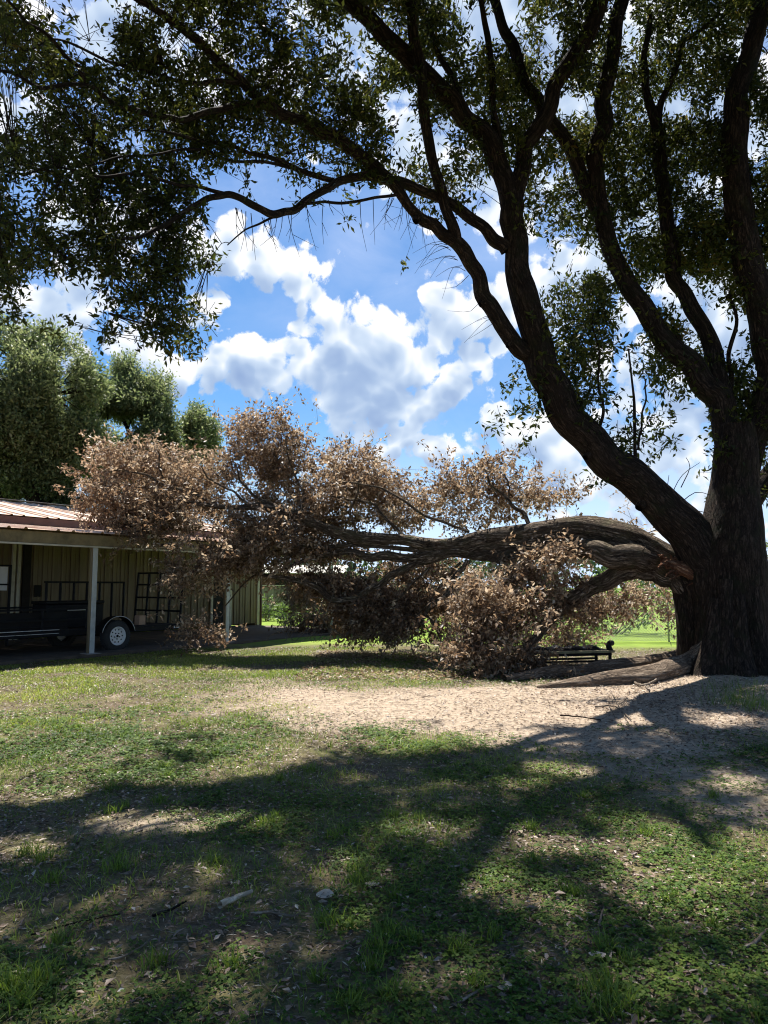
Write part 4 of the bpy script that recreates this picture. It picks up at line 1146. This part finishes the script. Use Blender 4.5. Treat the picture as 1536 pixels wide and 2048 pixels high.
FL([(936, 1120, 14), (903, 1168, 12), (867, 1212, 9), (830, 1250, 6), (800, 1268, 3)])
FL([(921, 1125, 6), (894, 1156, 5), (850, 1215, 4), (831, 1233, 3)])
FL([(861, 1135, 8), (820, 1170, 7), (784, 1212, 5), (760, 1250, 3)])
FL([(760, 1175, 9), (740, 1220, 7), (700, 1255, 4)])
FL([(940, 1150, 9), (880, 1200, 8), (850, 1230, 6), (880, 1265, 4)])
FL([(620, 1090, 6), (560, 1120, 5), (500, 1160, 4), (450, 1210, 3)])
FL([(1275, 1125, 8, 13.2), (1285, 1110, 5, 13.1), (1290, 1092, 2, 13.1)])
fw_.mat = SPLIT
FL([(1400, 1160, 22, 13.0), (1376, 1143, 28, 12.93), (1350, 1131, 20, 12.95), (1322, 1120, 8, 12.95)], 'torn_wood', n=26, lump=.14, furrow=.02)
for k in range(26):
    x0, y0 = rng.uniform(1318, 1392), 0
    y0 = np.interp(x0, [1318, 1350, 1392], [1116, 1130, 1158]) + rng.normal() * 9
    an = rng.uniform(2.2, 3.9) if rng.uniform() < .7 else rng.uniform(.4, 1.6); l_ = rng.uniform(8, 34)
    fw_.limb([(x0, y0, 7, 12.97), (x0 + math.cos(an) * l_ * .5, y0 - math.sin(an) * l_ * .5, 5, 12.9), (x0 + math.cos(an) * l_, y0 - math.sin(an) * l_, 1, 12.86)], 'splinter', n=5, keep=False)
fw_.mat = BARK_FALL

FS = np.vstack(fw_.samples)
thin = Wood(fal, BARK_THIN)
# px, py, rx, ry, depth, depth radius, sprigs, tone shift (paler on sunlit masses, darker on low shaded ones)
FB = [
 (235, 940, 75, 55, 18.6, 1.3, 330, .0), (310, 935, 80, 52, 18.8, 1.3, 330, .1), (225, 1000, 60, 45, 18.2, 1.1, 230, -.1), (300, 1010, 80, 60, 17.9, 1.3, 330, -.15), (370, 1000, 70, 60, 17.8, 1.2, 240, .1),
 (395, 940, 50, 50, 18.2, 1.0, 120, .15), (270, 1045, 50, 35, 18.2, .8, 140, -.1), (330, 1060, 55, 40, 17.3, .9, 180, -.1),
 (530, 880, 80, 62, 17.8, 1.0, 330, .0), (500, 930, 65, 60, 17.8, 1.0, 220, .05), (580, 920, 60, 70, 17.7, 1.0, 220, -.05), (545, 980, 80, 50, 17.5, 1.0, 220, 0), (440, 975, 60, 45, 17.7, 1.0, 130, .15),
 (700, 940, 75, 50, 17.4, 1.0, 260, .05), (760, 975, 60, 55, 17.0, 1.0, 200, .1), (680, 1000, 80, 55, 17.0, 1.1, 230, 0), (790, 1030, 60, 40, 16.6, .9, 130, .1), (640, 1035, 60, 40, 17.0, .9, 150, -.1), (850, 1010, 50, 40, 16.6, .9, 50, .1),
 (430, 1070, 70, 60, 16.8, 1.1, 330, .1), (500, 1080, 80, 60, 16.6, 1.1, 330, .05), (580, 1080, 80, 45, 16.5, 1.0, 280, -.05), (400, 1130, 55, 50, 16.7, .9, 190, 0), (470, 1130, 60, 40, 16.6, .9, 180, -.1), (380, 1190, 40, 60, 16.8, .7, 70, 0), (345, 1130, 25, 40, 17.0, .5, 30, .1),(400, 1270, 50, 30, 17.6, .6, 50, -.2),
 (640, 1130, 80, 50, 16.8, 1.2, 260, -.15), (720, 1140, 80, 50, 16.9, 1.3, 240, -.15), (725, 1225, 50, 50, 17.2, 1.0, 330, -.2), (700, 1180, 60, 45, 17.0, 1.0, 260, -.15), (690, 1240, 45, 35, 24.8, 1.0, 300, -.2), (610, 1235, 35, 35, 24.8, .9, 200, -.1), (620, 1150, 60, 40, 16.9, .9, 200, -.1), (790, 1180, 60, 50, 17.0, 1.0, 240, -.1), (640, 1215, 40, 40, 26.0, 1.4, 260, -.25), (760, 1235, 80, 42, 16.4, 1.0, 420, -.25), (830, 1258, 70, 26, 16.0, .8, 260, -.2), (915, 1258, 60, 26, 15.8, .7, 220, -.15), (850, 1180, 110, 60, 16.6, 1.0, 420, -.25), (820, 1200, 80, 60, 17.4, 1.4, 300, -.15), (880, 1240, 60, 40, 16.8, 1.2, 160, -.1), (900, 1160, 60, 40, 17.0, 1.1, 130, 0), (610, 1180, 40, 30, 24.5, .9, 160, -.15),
 (930, 960, 60, 45, 16.2, .9, 75, -.05), (1000, 960, 60, 50, 16.0, .9, 100, .1), (1060, 985, 70, 55, 15.8, .9, 150, .05), (1130, 1000, 60, 55, 15.4, .9, 90, 0), (960, 1030, 70, 35, 15.8, .8, 130, .1), (1180, 1030, 50, 35, 15.0, .7, 30, 0), (1240, 1060, 60, 25, 14.8, .6, 26, .1), (900, 985, 30, 60, 16.3, .6, 30, 0),
 (1000, 1165, 75, 50, 13.9, .8, 330, .15), (1080, 1150, 80, 42, 14.1, .8, 260, .1), (985, 1225, 65, 55, 13.8, .8, 300, .15), (1050, 1220, 60, 55, 13.8, .7, 230, .05), (1010, 1290, 70, 45, 13.6, .7, 300, .0), (960, 1310, 45, 25, 13.4, .5, 90, -.05), (1060, 1310, 40, 35, 13.5, .4, 100, -.1),(1130, 1190, 60, 35, 14.3, .6, 110, 0),
 (1180, 1235, 70, 40, 15.2, .9, 170, .1), (1130, 1270, 60, 30, 15.6, .8, 110, .1), (1230, 1200, 60, 35, 14.8, .7, 60, .2), (1290, 1190, 50, 28, 14.6, .6, 30, .5), (1330, 1215, 30, 30, 14.4, .5, 26, .6),
 (1100, 1110, 40, 25, 13.8, .5, 60, .1), (1150, 1120, 40, 20, 13.9, .4, 40, .1),
]
fv, ff, frr, fn = [], [], [], 0; hubs_f = []
for px_, py_, rx, ry, d, rd, K, ts in FB:
    c = at(px_, py_, d); r = np.array([rx / F * d, rd, ry / F * d])
    C_ = ball_points(c, r * rng.uniform(.94, 1.16, 3), int(K * 1.5), .35)
    lump = fbm(C_[:, 0] * 1.4 + C_[:, 1], C_[:, 2] * 1.7, 1.5, 31, 3)
    C_ = C_[lump > .465 + rng.normal(size=len(C_)) * .03]
    stray = rng.uniform(0, 1, len(C_)) < .16
    C_[stray] += nrm(C_[stray] - c) * rng.uniform(.1, .75, (stray.sum(), 1)) * np.array([1, 1, .9])
    C_[:, 2] = np.maximum(C_[:, 2], .12)
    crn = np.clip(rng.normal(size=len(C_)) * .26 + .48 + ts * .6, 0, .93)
    gm = rng.uniform(0, 1, len(C_)) < .04; crn[gm] = 1.0
    out = nrm(nrm(C_ - c) + rng.normal(size=C_.shape) * .6)
    V, Ft, rr, tdir = clusters(C_, 13, .46, .112, .054, droop=-.2, crnd=crn, up=.75, dirs=out)
    thin.twig_cloud(C_ - tdir * .28, C_ + tdir * .25, .0042)
    fv.append(V); ff.append(Ft + fn); frr.append(rr); fn += len(V)
    # branchlets into each mass of foliage
    hubs_f.append(C_[rng.choice(len(C_), min(18, len(C_)), replace=False)])
grow(thin, np.vstack(hubs_f), FS, .004, .010, maxd=4.0)
for k in range(260):       # pale bare twigs in the dark tangle under the stem
    x0, y0 = rng.uniform(560, 960), rng.uniform(1120, 1270); d = rng.uniform(15.8, 17)
    an = rng.uniform(-2.6, -.5) if rng.uniform() < .7 else rng.uniform(0, 6.28); l_ = rng.uniform(20, 75)
    x1, y1 = x0 + math.cos(an) * l_, min(y0 - math.sin(an) * l_, 1285)
    thin.twig([[*at(x0, y0, d), .010], [*at((x0 + x1) / 2 + rng.normal() * 6, (y0 + y1) / 2 + rng.normal() * 6, d), .007], [*at(x1, y1, d + rng.normal() * .3), .003]], 4)
o = thin.flush('dry_twigs')
fo = mk('dry_foliage', np.vstack(fv), np.vstack(ff), LEAF_DEAD, fal, rnd=np.concatenate(frr)); fo['kind'] = 'stuff'
print('dead leaves', fn // 4)

# ------------------------------------------------------------------ low slatted bench beside the roots
B0, B1 = gp(1078, 1338), gp(1228, 1334)
B0[2] = B1[2] = 0
bd = nrm(B1 - B0); bn = np.array([-bd[1], bd[0], 0]); bl_ = np.linalg.norm(B1 - B0)
bench = empty('low_bench', tuple((B0 + B1) / 2), 'low dark metal bench with pale front slat behind the oak roots', 'bench')
b_ = lambda a, n_, z_: B0 + bd * a + bn * n_ + Z * z_
M_SLAT = plain('weathered_yellow_slat', (.30, .26, .14), .8, var=.3)
for n_, mt in ((0, M_SLAT), (.14, M_BLACKW), (.28, M_BLACKW), (.42, M_BLACKW), (.56, M_BLACKW)):
    mb = MB(); mb.box(b_(bl_ / 2, n_, .30), bd, bn, Z, bl_ / 2, .055, .022, .004); mb.build('slat', mt, bench)
for a in (.08, bl_ - .08):
    for n_ in (.0, .54):
        mb = MB(); mb.bar(b_(a, n_, 0), b_(a, n_, .28), .05); mb.build('leg', M_BLACK, bench)
mb = MB(); mb.bar(b_(.05, .0, .12), b_(bl_ - .05, .0, .12), .04); mb.bar(b_(.05, .54, .12), b_(bl_ - .05, .54, .12), .04); mb.bar(b_(.05, 0, .25), b_(bl_ - .05, 0, .25), .05); mb.bar(b_(.05, .54, .25), b_(bl_ - .05, .54, .25), .05)
mb.build('frame', M_BLACK, bench)
mb = MB(); mb.tube(catmull([[*b_(bl_ - .06, .0, .30), 0], [*b_(bl_ - .09, .02, .40), 0], [*b_(bl_ - .05, .05, .45), 0], [*b_(bl_ + .03, .10, .45), 0]], .03)[:, :3], .055, 10); mb.build('curved_arm', M_BLACK, bench, smooth=True)
mb = MB()
V = []; K = 24
for i in range(K + 1):
    a = i / K * (bl_ - .25) + .05; h_ = .33 + .018 * math.sin(i * .9) + .012 * math.sin(i * 2.3)
    V += [b_(a, .12, .325), b_(a, .2, h_ + .04), b_(a, .45, h_ + .05), b_(a, .54, .325)]
Q = []
for i in range(K):
    b = i * 4; Q += [(b, b + 4, b + 5, b + 1), (b + 1, b + 5, b + 6, b + 2), (b + 2, b + 6, b + 7, b + 3), (b + 3, b + 7, b + 4, b)]
mb.add(V, Q + [(0, 1, 2, 3), (K * 4, K * 4 + 3, K * 4 + 2, K * 4 + 1)])
tag(mb.build('folded_tarp', M_BLACK, smooth=True), 'crumpled black tarp lying along the low bench seat', 'tarp')

# ------------------------------------------------------------------ shrubs, weeds and far growth
def shrub(name, label, base, h, r, K, mat, leafL=.07, cat='shrub', group=None, nl=12):
    t = empty(name, (base[0], base[1], 0), label, cat, group)
    wd = Wood(t, BARK_THIN)
    C_ = ball_points((base[0], base[1], h * .5), (r, r, h * .5), K, .3); C_[:, 2] = np.maximum(C_[:, 2], .05)
    for i in rng.choice(K, min(14, K), replace=False): wd.twig([[base[0] + rng.normal() * .05, base[1], 0, .015], [*((C_[i] + np.array([base[0], base[1], 0])) / 2 + rng.normal(size=3) * .05), .01], [*C_[i], .004]])
    V, Ft, rr, _ = clusters(C_, nl, .3, leafL, leafL * .5, twig=wd, up=.6)
    o = mk('foliage', V, Ft, mat, t, rnd=rr); o['kind'] = 'stuff'
    wd.flush('stems')
    return t
for lab, (px_, py_), dd, h, r, K in [
    ('bright leafy weed clump against the board fence nearest the barn', (535, 1228), 34, 1.1, .9, 90),
    ('bright leafy bush at the edge of the fallen foliage by the fence', (585, 1240), 30, .9, .9, 110),
    ('green bush showing under the fallen tree between dry branches', (700, 1200), 30, 1.6, 1.5, 120)]:
    p = at(px_, py_, dd); shrub('leafy_bush', lab, p, h, r, K, LEAF_SHRUB, .12, group='bushes along the far fences')
for lab, X, Y, h, r, K in [
    ('green vine bush on the chain link fence left of the opening', 5.0, 20.9, 1.5, 1.2, 190),
    ('green bush behind the bench close to the chain link fence', 3.3, 20.2, 1.3, 1.3, 170),
    ('bright bush at the top of the arch opening beyond the fence', 7.6, 24.5, 2.2, 1.6, 260),
    ('dark green bush filling the view behind the right of the trunk', 10.4, 18.0, 3.2, 1.6, 420),
    ('green bush right of the opening beside the oak trunk', 9.9, 23.5, 2.6, 1.3, 200)]:
    shrub('leafy_bush', lab, (X, Y), h, r, K, LEAF_SHRUB if Y > 19 else LEAF_BACK, .12, group='bushes along the far fences')
cm = at(1530, 1145, 24); t = shrub('crape_myrtle', 'crape myrtle with red blossom at the right edge behind the trunk', cm, 2.6, .9, 110, LEAF_SHRUB, .09, 'shrub')
C_ = ball_points((cm[0], cm[1] - .2, 2.05), (.9, .6, .45), 70, .3); V, Ft, rr, _ = clusters(C_, 22, .2, .06, .05, up=.3)
o = mk('blossom', V, Ft, PINKM, t, rnd=rr); o['kind'] = 'stuff'

# far line of woods
K = 2600
fx = rng.uniform(-110, 110, K); fy = 85 + rng.uniform(-8, 12, K) + np.abs(fx) * .1
top_h = 3.4 + 2.6 * fbm(fx, fy * 0, .08, 71, 3)
C_ = np.stack([fx, fy, rng.uniform(0, 1, K) ** .8 * top_h], -1)
V, Ft, rr, _ = clusters(C_, 12, 1.6, .7, .5, up=.6)
wo_ = mk('distant_woods', V, Ft, LEAF_FAR, rnd=rr); tag(wo_, 'low line of far green woods beyond the field', 'woods', kind='stuff')

# ------------------------------------------------------------------ grass, weeds, litter
def scatter(N_, y0, y1, power, wfac=.60, margin=.8):
    """points on the ground ahead, denser near the camera"""
    u = rng.uniform(0, 1, N_)
    y = (y0 ** power + u * (y1 ** power - y0 ** power)) ** (1 / power)
    x = rng.uniform(-1, 1, N_) * (wfac * y + margin)
    return x, y
M_GRASS = leaf_mat('lawn_grass', [(0, (.055, .10, .012)), (.4, (.15, .22, .025)), (.72, (.30, .33, .06)), (1, (.50, .44, .20))], rough=.5, tfac=.42)
M_CLOV = leaf_mat('clover_leaves', [(0, (.012, .034, .005)), (.5, (.06, .12, .014)), (.85, (.15, .21, .03)), (1, (.27, .27, .07))], rough=.6, tfac=.3, spec=.18)
M_LIT = leaf_mat('leaf_litter', [(0, (.055, .034, .024)), (.35, (.15, .095, .065)), (.65, (.31, .22, .155)), (.85, (.48, .39, .30)), (1, (.68, .62, .53))], rough=.5, tfac=.1)
M_STRAW = leaf_mat('straw', [(0, (.13, .09, .06)), (.6, (.36, .28, .18)), (1, (.60, .52, .38))], tfac=.1)

def blades(x, y, h, w, lean=.5):
    K = len(x); z = gz(x, y) - .004
    b = np.stack([x, y, z], -1); a = rng.uniform(0, 6.28, K); s = np.stack([np.cos(a), np.sin(a), np.zeros(K)], -1)
    ln = rng.normal(size=(K, 3)) * lean * h[:, None]; ln[:, 2] = h
    mid = b + ln * .5 + Z * (h * .12)[:, None]; tip = b + ln
    tip[:, 2] = np.maximum(tip[:, 2] - .25 * np.abs(ln[:, 0]) , z + .004)
    V = np.stack([b - s * w[:, None] * .5, b + s * w[:, None] * .5, mid + s * w[:, None] * .4, mid - s * w[:, None] * .4, tip], 1).reshape(-1, 3)
    i = np.arange(K)[:, None] * 5
    return V, [i + np.array([[0, 1, 2, 3]]), i + np.array([[3, 2, 4]])]

def dryness(x, y): return fbm(x, y, .55, 13, 4)
# lawn grass
x, y = scatter(320000, 2.2, 19, 1.35)
d = dirt_amt(x, y); ln = fbm(x, y, 1.1, 5, 4)
leftish = np.clip((2.2 - x) / 3.0 + .4, .15, 1) * np.clip((y - 2.4) / 3.5, .28, 1)
inbarn = ((np.stack([x, y], -1) - P1[:2]) @ Nn[:2] > .15) & (y < 30) & (((np.stack([x, y], -1) - P1[:2]) @ U[:2]) < 11.2)
keep = (rng.uniform(0, 1, len(x)) < (1 - d * 1.05) * np.clip((ln - .33) * 4.5, .05, 1) * leftish) & ~inbarn
x, y = x[keep], y[keep]
h = rng.uniform(.018, .048, len(x)) * (1 + .5 * (fbm(x, y, .7, 91, 3) > .58)); w = rng.uniform(.0035, .0065, len(x)) * np.clip(y / 6, 1, 2.4)
V, Fl = blades(x, y, h, w, .75)
rr = np.clip(dryness(x, y) * 1.0 - .18 + rng.normal(size=len(x)) * .16 + .12 * (y > 8.5) , 0, 1)
gr = mk('lawn_grass', V, Fl, M_GRASS, rnd=np.repeat(rr, 5)); tag(gr, 'short patchy grass covering the yard', 'grass', kind='stuff')
# long tufts in the shaded foreground and by the trunk
tv, tfq, tft, tr_, tn = [], [], [], [], 0
tufts = [(1220, 2020, 20), (1190, 1985, 10), (1490, 1395, 34), (1470, 1410, 26), (1515, 1415, 26), (240, 1745, 14), (90, 1720, 10), (30, 1990, 22), (840, 1640, 9), (1060, 1655, 9)] + [(rng.uniform(0, 1536), rng.uniform(1480, 2048), rng.uniform(5, 12)) for _ in range(60)]
xx, yy, hh_ = [], [], []
for px_, py_, s_ in tufts:
    p = gp(px_, py_); n_ = int(6 * s_); R_ = s_ / 34 * (.32 if py_ < 1450 else .10)
    xx.append(p[0] + rng.normal(size=n_) * R_); yy.append(p[1] + rng.normal(size=n_) * R_); hh_.append(rng.uniform(.5, 1, n_) * (.06 + .0035 * s_ * (1.8 if py_ < 1450 else 1)))
xx, yy, hh_ = map(np.concatenate, (xx, yy, hh_))
V, Fl = blades(xx, yy, hh_, np.full(len(xx), .005), .5)
gr = mk('tall_grass', V, Fl, M_GRASS, rnd=np.repeat(np.clip(rng.normal(size=len(xx)) * .15 + .25, 0, 1), 5)); tag(gr, 'longer grass tufts in the shade and round the trunk', 'grass', kind='stuff')
# clover and small weeds
x, y = scatter(190000, 2.1, 13, 1.05)
d = dirt_amt(x, y); cv = shade_cov(x, y)
keep = rng.uniform(0, 1, len(x)) < (1 - d) * cv * np.clip(1.3 - np.clip((-x - 1) / 5, 0, 1) * np.clip((y - 4) / 4, 0, 1), 0, 1) * np.clip((10.5 - y) / 4 + .1, .08, 1)
x, y = x[keep], y[keep]; K = len(x)
hz_ = rng.uniform(.008, .032, K); a = rng.uniform(0, 6.28, K)
VV, FF, RR, nn_ = [], [], [], 0
sz = rng.uniform(.009, .017, K) * np.clip(y / 5, 1, 1.8); rnd_ = np.clip(rng.uniform(0, 1, K) * .6 + fbm(x, y, 1.5, 33, 3) * .5 - .05, 0, 1)
for k in range(3):
    aa = a + k * 2.094
    C_ = np.stack([x, y, gz(x, y) + hz_], -1)
    D_ = np.stack([np.cos(aa), np.sin(aa), rng.normal(size=K) * .25], -1)
    N_ = np.stack([rng.normal(size=K) * .25, rng.normal(size=K) * .25, np.ones(K)], -1)
    V, Ft = leaves(C_, D_, N_, sz * 1.25, sz * 1.15, fold=.08)
    VV.append(V); FF.append(Ft + nn_); RR.append(np.repeat(rnd_, 4)); nn_ += len(V)
cl_ = mk('clover', np.vstack(VV), np.vstack(FF), M_CLOV, rnd=np.concatenate(RR)); tag(cl_, 'low clover and broad leaved weeds in the shaded yard', 'ground cover', kind='stuff')
# dead leaves lying everywhere
x, y = scatter(125000, 2.1, 19, 1.15)
keep = rng.uniform(0, 1, len(x)) < np.where(fbm(x, y, .9, 81, 4) > .5, 1.0, .45) * (1 - .72 * dirt_amt(x, y))
keep &= ~(((np.stack([x, y], -1) - P1[:2]) @ Nn[:2] > 0) & (((np.stack([x, y], -1) - P1[:2]) @ U[:2]) < 6))
x, y = x[keep], y[keep]; K = len(x)
C_ = np.stack([x, y, gz(x, y) + rng.uniform(.003, .02, K)], -1); a = rng.uniform(0, 6.28, K)
L_ = rng.uniform(.016, .048, K) * np.where(rng.uniform(0, 1, K) < .06, 1.6, 1)
V, Ft = leaves(C_, np.stack([np.cos(a), np.sin(a), rng.normal(size=K) * .22], -1), np.stack([rng.normal(size=K) * .4, rng.normal(size=K) * .4, np.ones(K)], -1), L_, L_ * rng.uniform(.3, .5, K), fold=.25)
lt = mk('leaf_litter', V, Ft, M_LIT, rnd=np.repeat(np.clip(rng.beta(1.6, 2.4, K), 0, 1), 4)); tag(lt, 'dead leaves scattered over grass and soil', 'leaf litter', kind='stuff')
# straw, clippings and crumbs of bark
x, y = scatter(90000, 2.1, 18, 1.25)
d = dirt_amt(x, y); keep = rng.uniform(0, 1, len(x)) < .35 + .5 * (fbm(x, y, 1.3, 55, 4) > .5)
keep &= ~((np.stack([x, y], -1) - P1[:2]) @ Nn[:2] > 0)
x, y = x[keep], y[keep]; K = len(x); a = rng.uniform(0, 6.28, K)
L_ = rng.uniform(.012, .05, K); C_ = np.stack([x, y, gz(x, y) + rng.uniform(.002, .014, K)], -1)
V, Ft = leaves(C_, np.stack([np.cos(a), np.sin(a), rng.normal(size=K) * .15], -1), np.stack([rng.normal(size=K) * .3, rng.normal(size=K) * .3, np.ones(K)], -1), L_, np.clip(L_ * .14, .003, .006) * np.clip(y / 6, 1, 2), fold=.3)
lt = mk('straw', V, Ft, M_STRAW, rnd=np.repeat(rng.uniform(0, 1, K) ** 1.3, 4)); tag(lt, 'pale straw and dry clippings lying on soil and grass', 'straw', kind='stuff')
# litter gathered round the foot of the oak
K = 13000
x = rng.normal(4.6, 1.9, K); y = rng.normal(10.2, 1.9, K); k_ = (y > 6.5) & (y < 15); x, y = x[k_], y[k_]; K = len(x); a = rng.uniform(0, 6.28, K)
L_ = rng.uniform(.018, .06, K); C_ = np.stack([x, y, gz(x, y) + rng.uniform(.003, .02, K)], -1)
V, Ft = leaves(C_, np.stack([np.cos(a), np.sin(a), rng.normal(size=K) * .25], -1), np.stack([rng.normal(size=K) * .4, rng.normal(size=K) * .4, np.ones(K)], -1), L_, L_ * .38, fold=.25)
lt = mk('trunk_litter', V, Ft, M_LIT, rnd=np.repeat(rng.beta(1.3, 1.6, K), 4)); tag(lt, 'dry leaves gathered on the bare soil round the oak foot', 'leaf litter', kind='stuff')
# leaf fall under the fallen crown
x = rng.uniform(-1.5, 3.6, 9000); y = rng.uniform(12.4, 17.5, 9000)
K = len(x); a = rng.uniform(0, 6.28, K); C_ = np.stack([x, y, gz(x, y) + rng.uniform(.003, .03, K)], -1)
L_ = rng.uniform(.04, .085, K)
V, Ft = leaves(C_, np.stack([np.cos(a), np.sin(a), rng.normal(size=K) * .4], -1), np.stack([rng.normal(size=K) * .5, rng.normal(size=K) * .5, np.ones(K)], -1), L_, L_ * .45, fold=.25)
lt = mk('fallen_leaves', V, Ft, LEAF_DEAD, rnd=np.repeat(rng.uniform(0, .9, K), 4)); tag(lt, 'brown leaves dropped beneath the fallen crown', 'leaf litter', kind='stuff')
# thin twigs and straw on the ground
x, y = scatter(11000, 2.1, 15, 1.4)
K = len(x); a = rng.uniform(0, 3.14, K); L_ = rng.uniform(.03, .17, K) ** 1.0
A = np.stack([x, y, gz(x, y) + .008], -1); B = A + np.stack([np.cos(a) * L_, np.sin(a) * L_, rng.normal(size=K) * .008], -1)
tw = Wood(None, BARK_THIN); tw.twig_cloud(A, B, rng.uniform(.0012, .0028, K))
o = mk('ground_twigs', tw.tv[0], tw.tf[0], BARK_THIN, bark=tw.tb[0]); tag(o, 'small dry twigs strewn over the yard', 'twigs', kind='stuff')

# single sticks one can point to
def stick(pts, r, label, cat='stick', mat=BARK_THIN, forks=(), name='fallen_stick'):
    rows = []
    for i, (px_, py_) in enumerate(pts):
        p = gp(px_, py_); rows.append([p[0], p[1], gz(p[0], p[1]) + r * 1.1 + .012, r * (1 - .6 * i / len(pts))])
    allr = [rows]
    for fpts in forks:
        allr.append([[*(lambda p: (p[0], p[1], gz(p[0], p[1]) + r + .012))(gp(a, b)), r * .5 * (1 - .5 * i / len(fpts))] for i, (a, b) in enumerate(fpts)])
    Vs, Bs, Fs, n_ = [], [], [], 0
    for rw in allr:
        C_ = catmull(np.array(rw), .03); P_ = C_[:, :3] + rng.normal(size=(len(C_), 3)) * r * .18
        V, b, Fq = tube_arrays(P_, np.maximum(C_[:, 3], .0015), 8, lump=.12)
        Vs.append(V); Bs.append(b); Fs.append(Fq + n_); n_ += len(V)
    o = mk(name, np.vstack(Vs), np.vstack(Fs), mat, bark=np.vstack(Bs), smooth=True)
    return tag(o, label, cat, 'fallen sticks on the ground')
PALE = bark_mat('pale_stripped_wood', (.30, .24, .17), (.50, .42, .31), (.66, .58, .45), bdist=.004)
stick([(440, 1838), (462, 1826), (480, 1816), (503, 1806)], .017, 'short thick piece of pale bare wood in the front grass', 'wood piece', PALE, name='wood_piece')
stick([(0, 1979), (20, 1975), (36, 1968)], .006, 'small pale stick at the bottom left edge', mat=PALE)
stick([(1260, 1372), (1290, 1382), (1330, 1366), (1342, 1360)], .022, 'forked pale stick lying against the long root', forks=[[(1290, 1382), (1300, 1392)]])
stick([(1190, 1352 + 65), (1230, 1405 + 12), (1262, 1440)], .012, 'crooked twiggy branch on the bare soil under the roots', forks=[[(1225, 1395), (1240, 1420), (1258, 1448)], [(1240, 1412), (1255, 1402)], [(1215, 1410), (1230, 1436)]])
stick([(1120, 1431), (1160, 1434), (1202, 1440)], .010, 'thin dark stick on the bare soil left of the branch litter', mat=BARK)
stick([(895, 1740), (930, 1737), (980, 1744)], .008, 'thin curved stick in the middle of the yard')
stick([(1198, 1866), (1202, 1840), (1208, 1818)], .007, 'short upright looking stick right of centre in the front shade')
stick([(1490, 1905), (1512, 1893), (1536, 1872)], .011, 'knotted grey stick at the lower right edge')
stick([(915, 2022), (970, 1990), (1030, 1972)], .006, 'long slanting stick in the bottom weeds')
stick([(1085, 1995), (1078, 1970), (1065, 1955)], .006, 'short hooked stick beside the bottom weeds')
stick([(305, 1848), (340, 1838), (372, 1822)], .007, 'brown stick left of the pale wood piece', mat=BARK)
stick([(500, 1850), (540, 1846), (585, 1852), (600, 1846)], .007, 'wavy stick right of the pale wood piece')
stick([(215, 1940), (250, 1932), (290, 1908), (310, 1890)], .005, 'slender stick across the lower left weeds')
stick([(135, 1980), (165, 1962), (190, 1955)], .004, 'tiny stick in the bottom left corner weeds')
stick([(375, 1890), (378, 1905), (420, 1895), (450, 1885)], .005, 'thin stick below the pale wood piece')
stick([(60, 1880), (150, 1860), (240, 1840)], .004, 'very thin long stick across the left foreground', mat=BARK)
stick([(600, 1262), (640, 1266), (690, 1275)], .018, 'pale stick on the ground by the far carport post')
stick([(582, 1266), (610, 1264), (622, 1268)], .016, 'small pale stick left of the far carport post')
for k, (px_, py_, lab) in enumerate([(650, 1808, 'large curled dead leaf right of the pale wood piece'), (1195, 1921, 'pale dead leaf lying in the lower right shade'), (745, 1782, 'small pale dead leaf in the middle foreground'), (1010, 1985, 'curled tan leaf near the bottom edge')]):
    p = gp(px_, py_); VV, FF = [], []
    G_ = 7; s_ = .055 if k == 0 else .035; an = rng.uniform(0, 3)
    for i in range(G_):
        for j_ in range(5):
            u = i / (G_ - 1); v = (j_ - 2) / 2 * .4 * math.sin(math.pi * (.08 + .88 * u)) ** .7
            X_, Y_ = (u - .5) * 2 * s_, v * 2 * s_; Zq = .012 + .35 * s_ * (2 * (u - .5)) ** 2 + .9 * v * v * s_ * 2
            VV.append([p[0] + X_ * math.cos(an) - Y_ * math.sin(an), p[1] + X_ * math.sin(an) + Y_ * math.cos(an), gz(p[0], p[1]) + Zq])
    for i in range(G_ - 1):
        for j_ in range(4): b = i * 5 + j_; FF.append((b, b + 1, b + 6, b + 5))
    o = mk('dead_leaf', VV, np.array(FF), M_LIT, rnd=np.full(len(VV), .85), smooth=True); tag(o, lab, 'leaf', 'large dead leaves in the foreground')
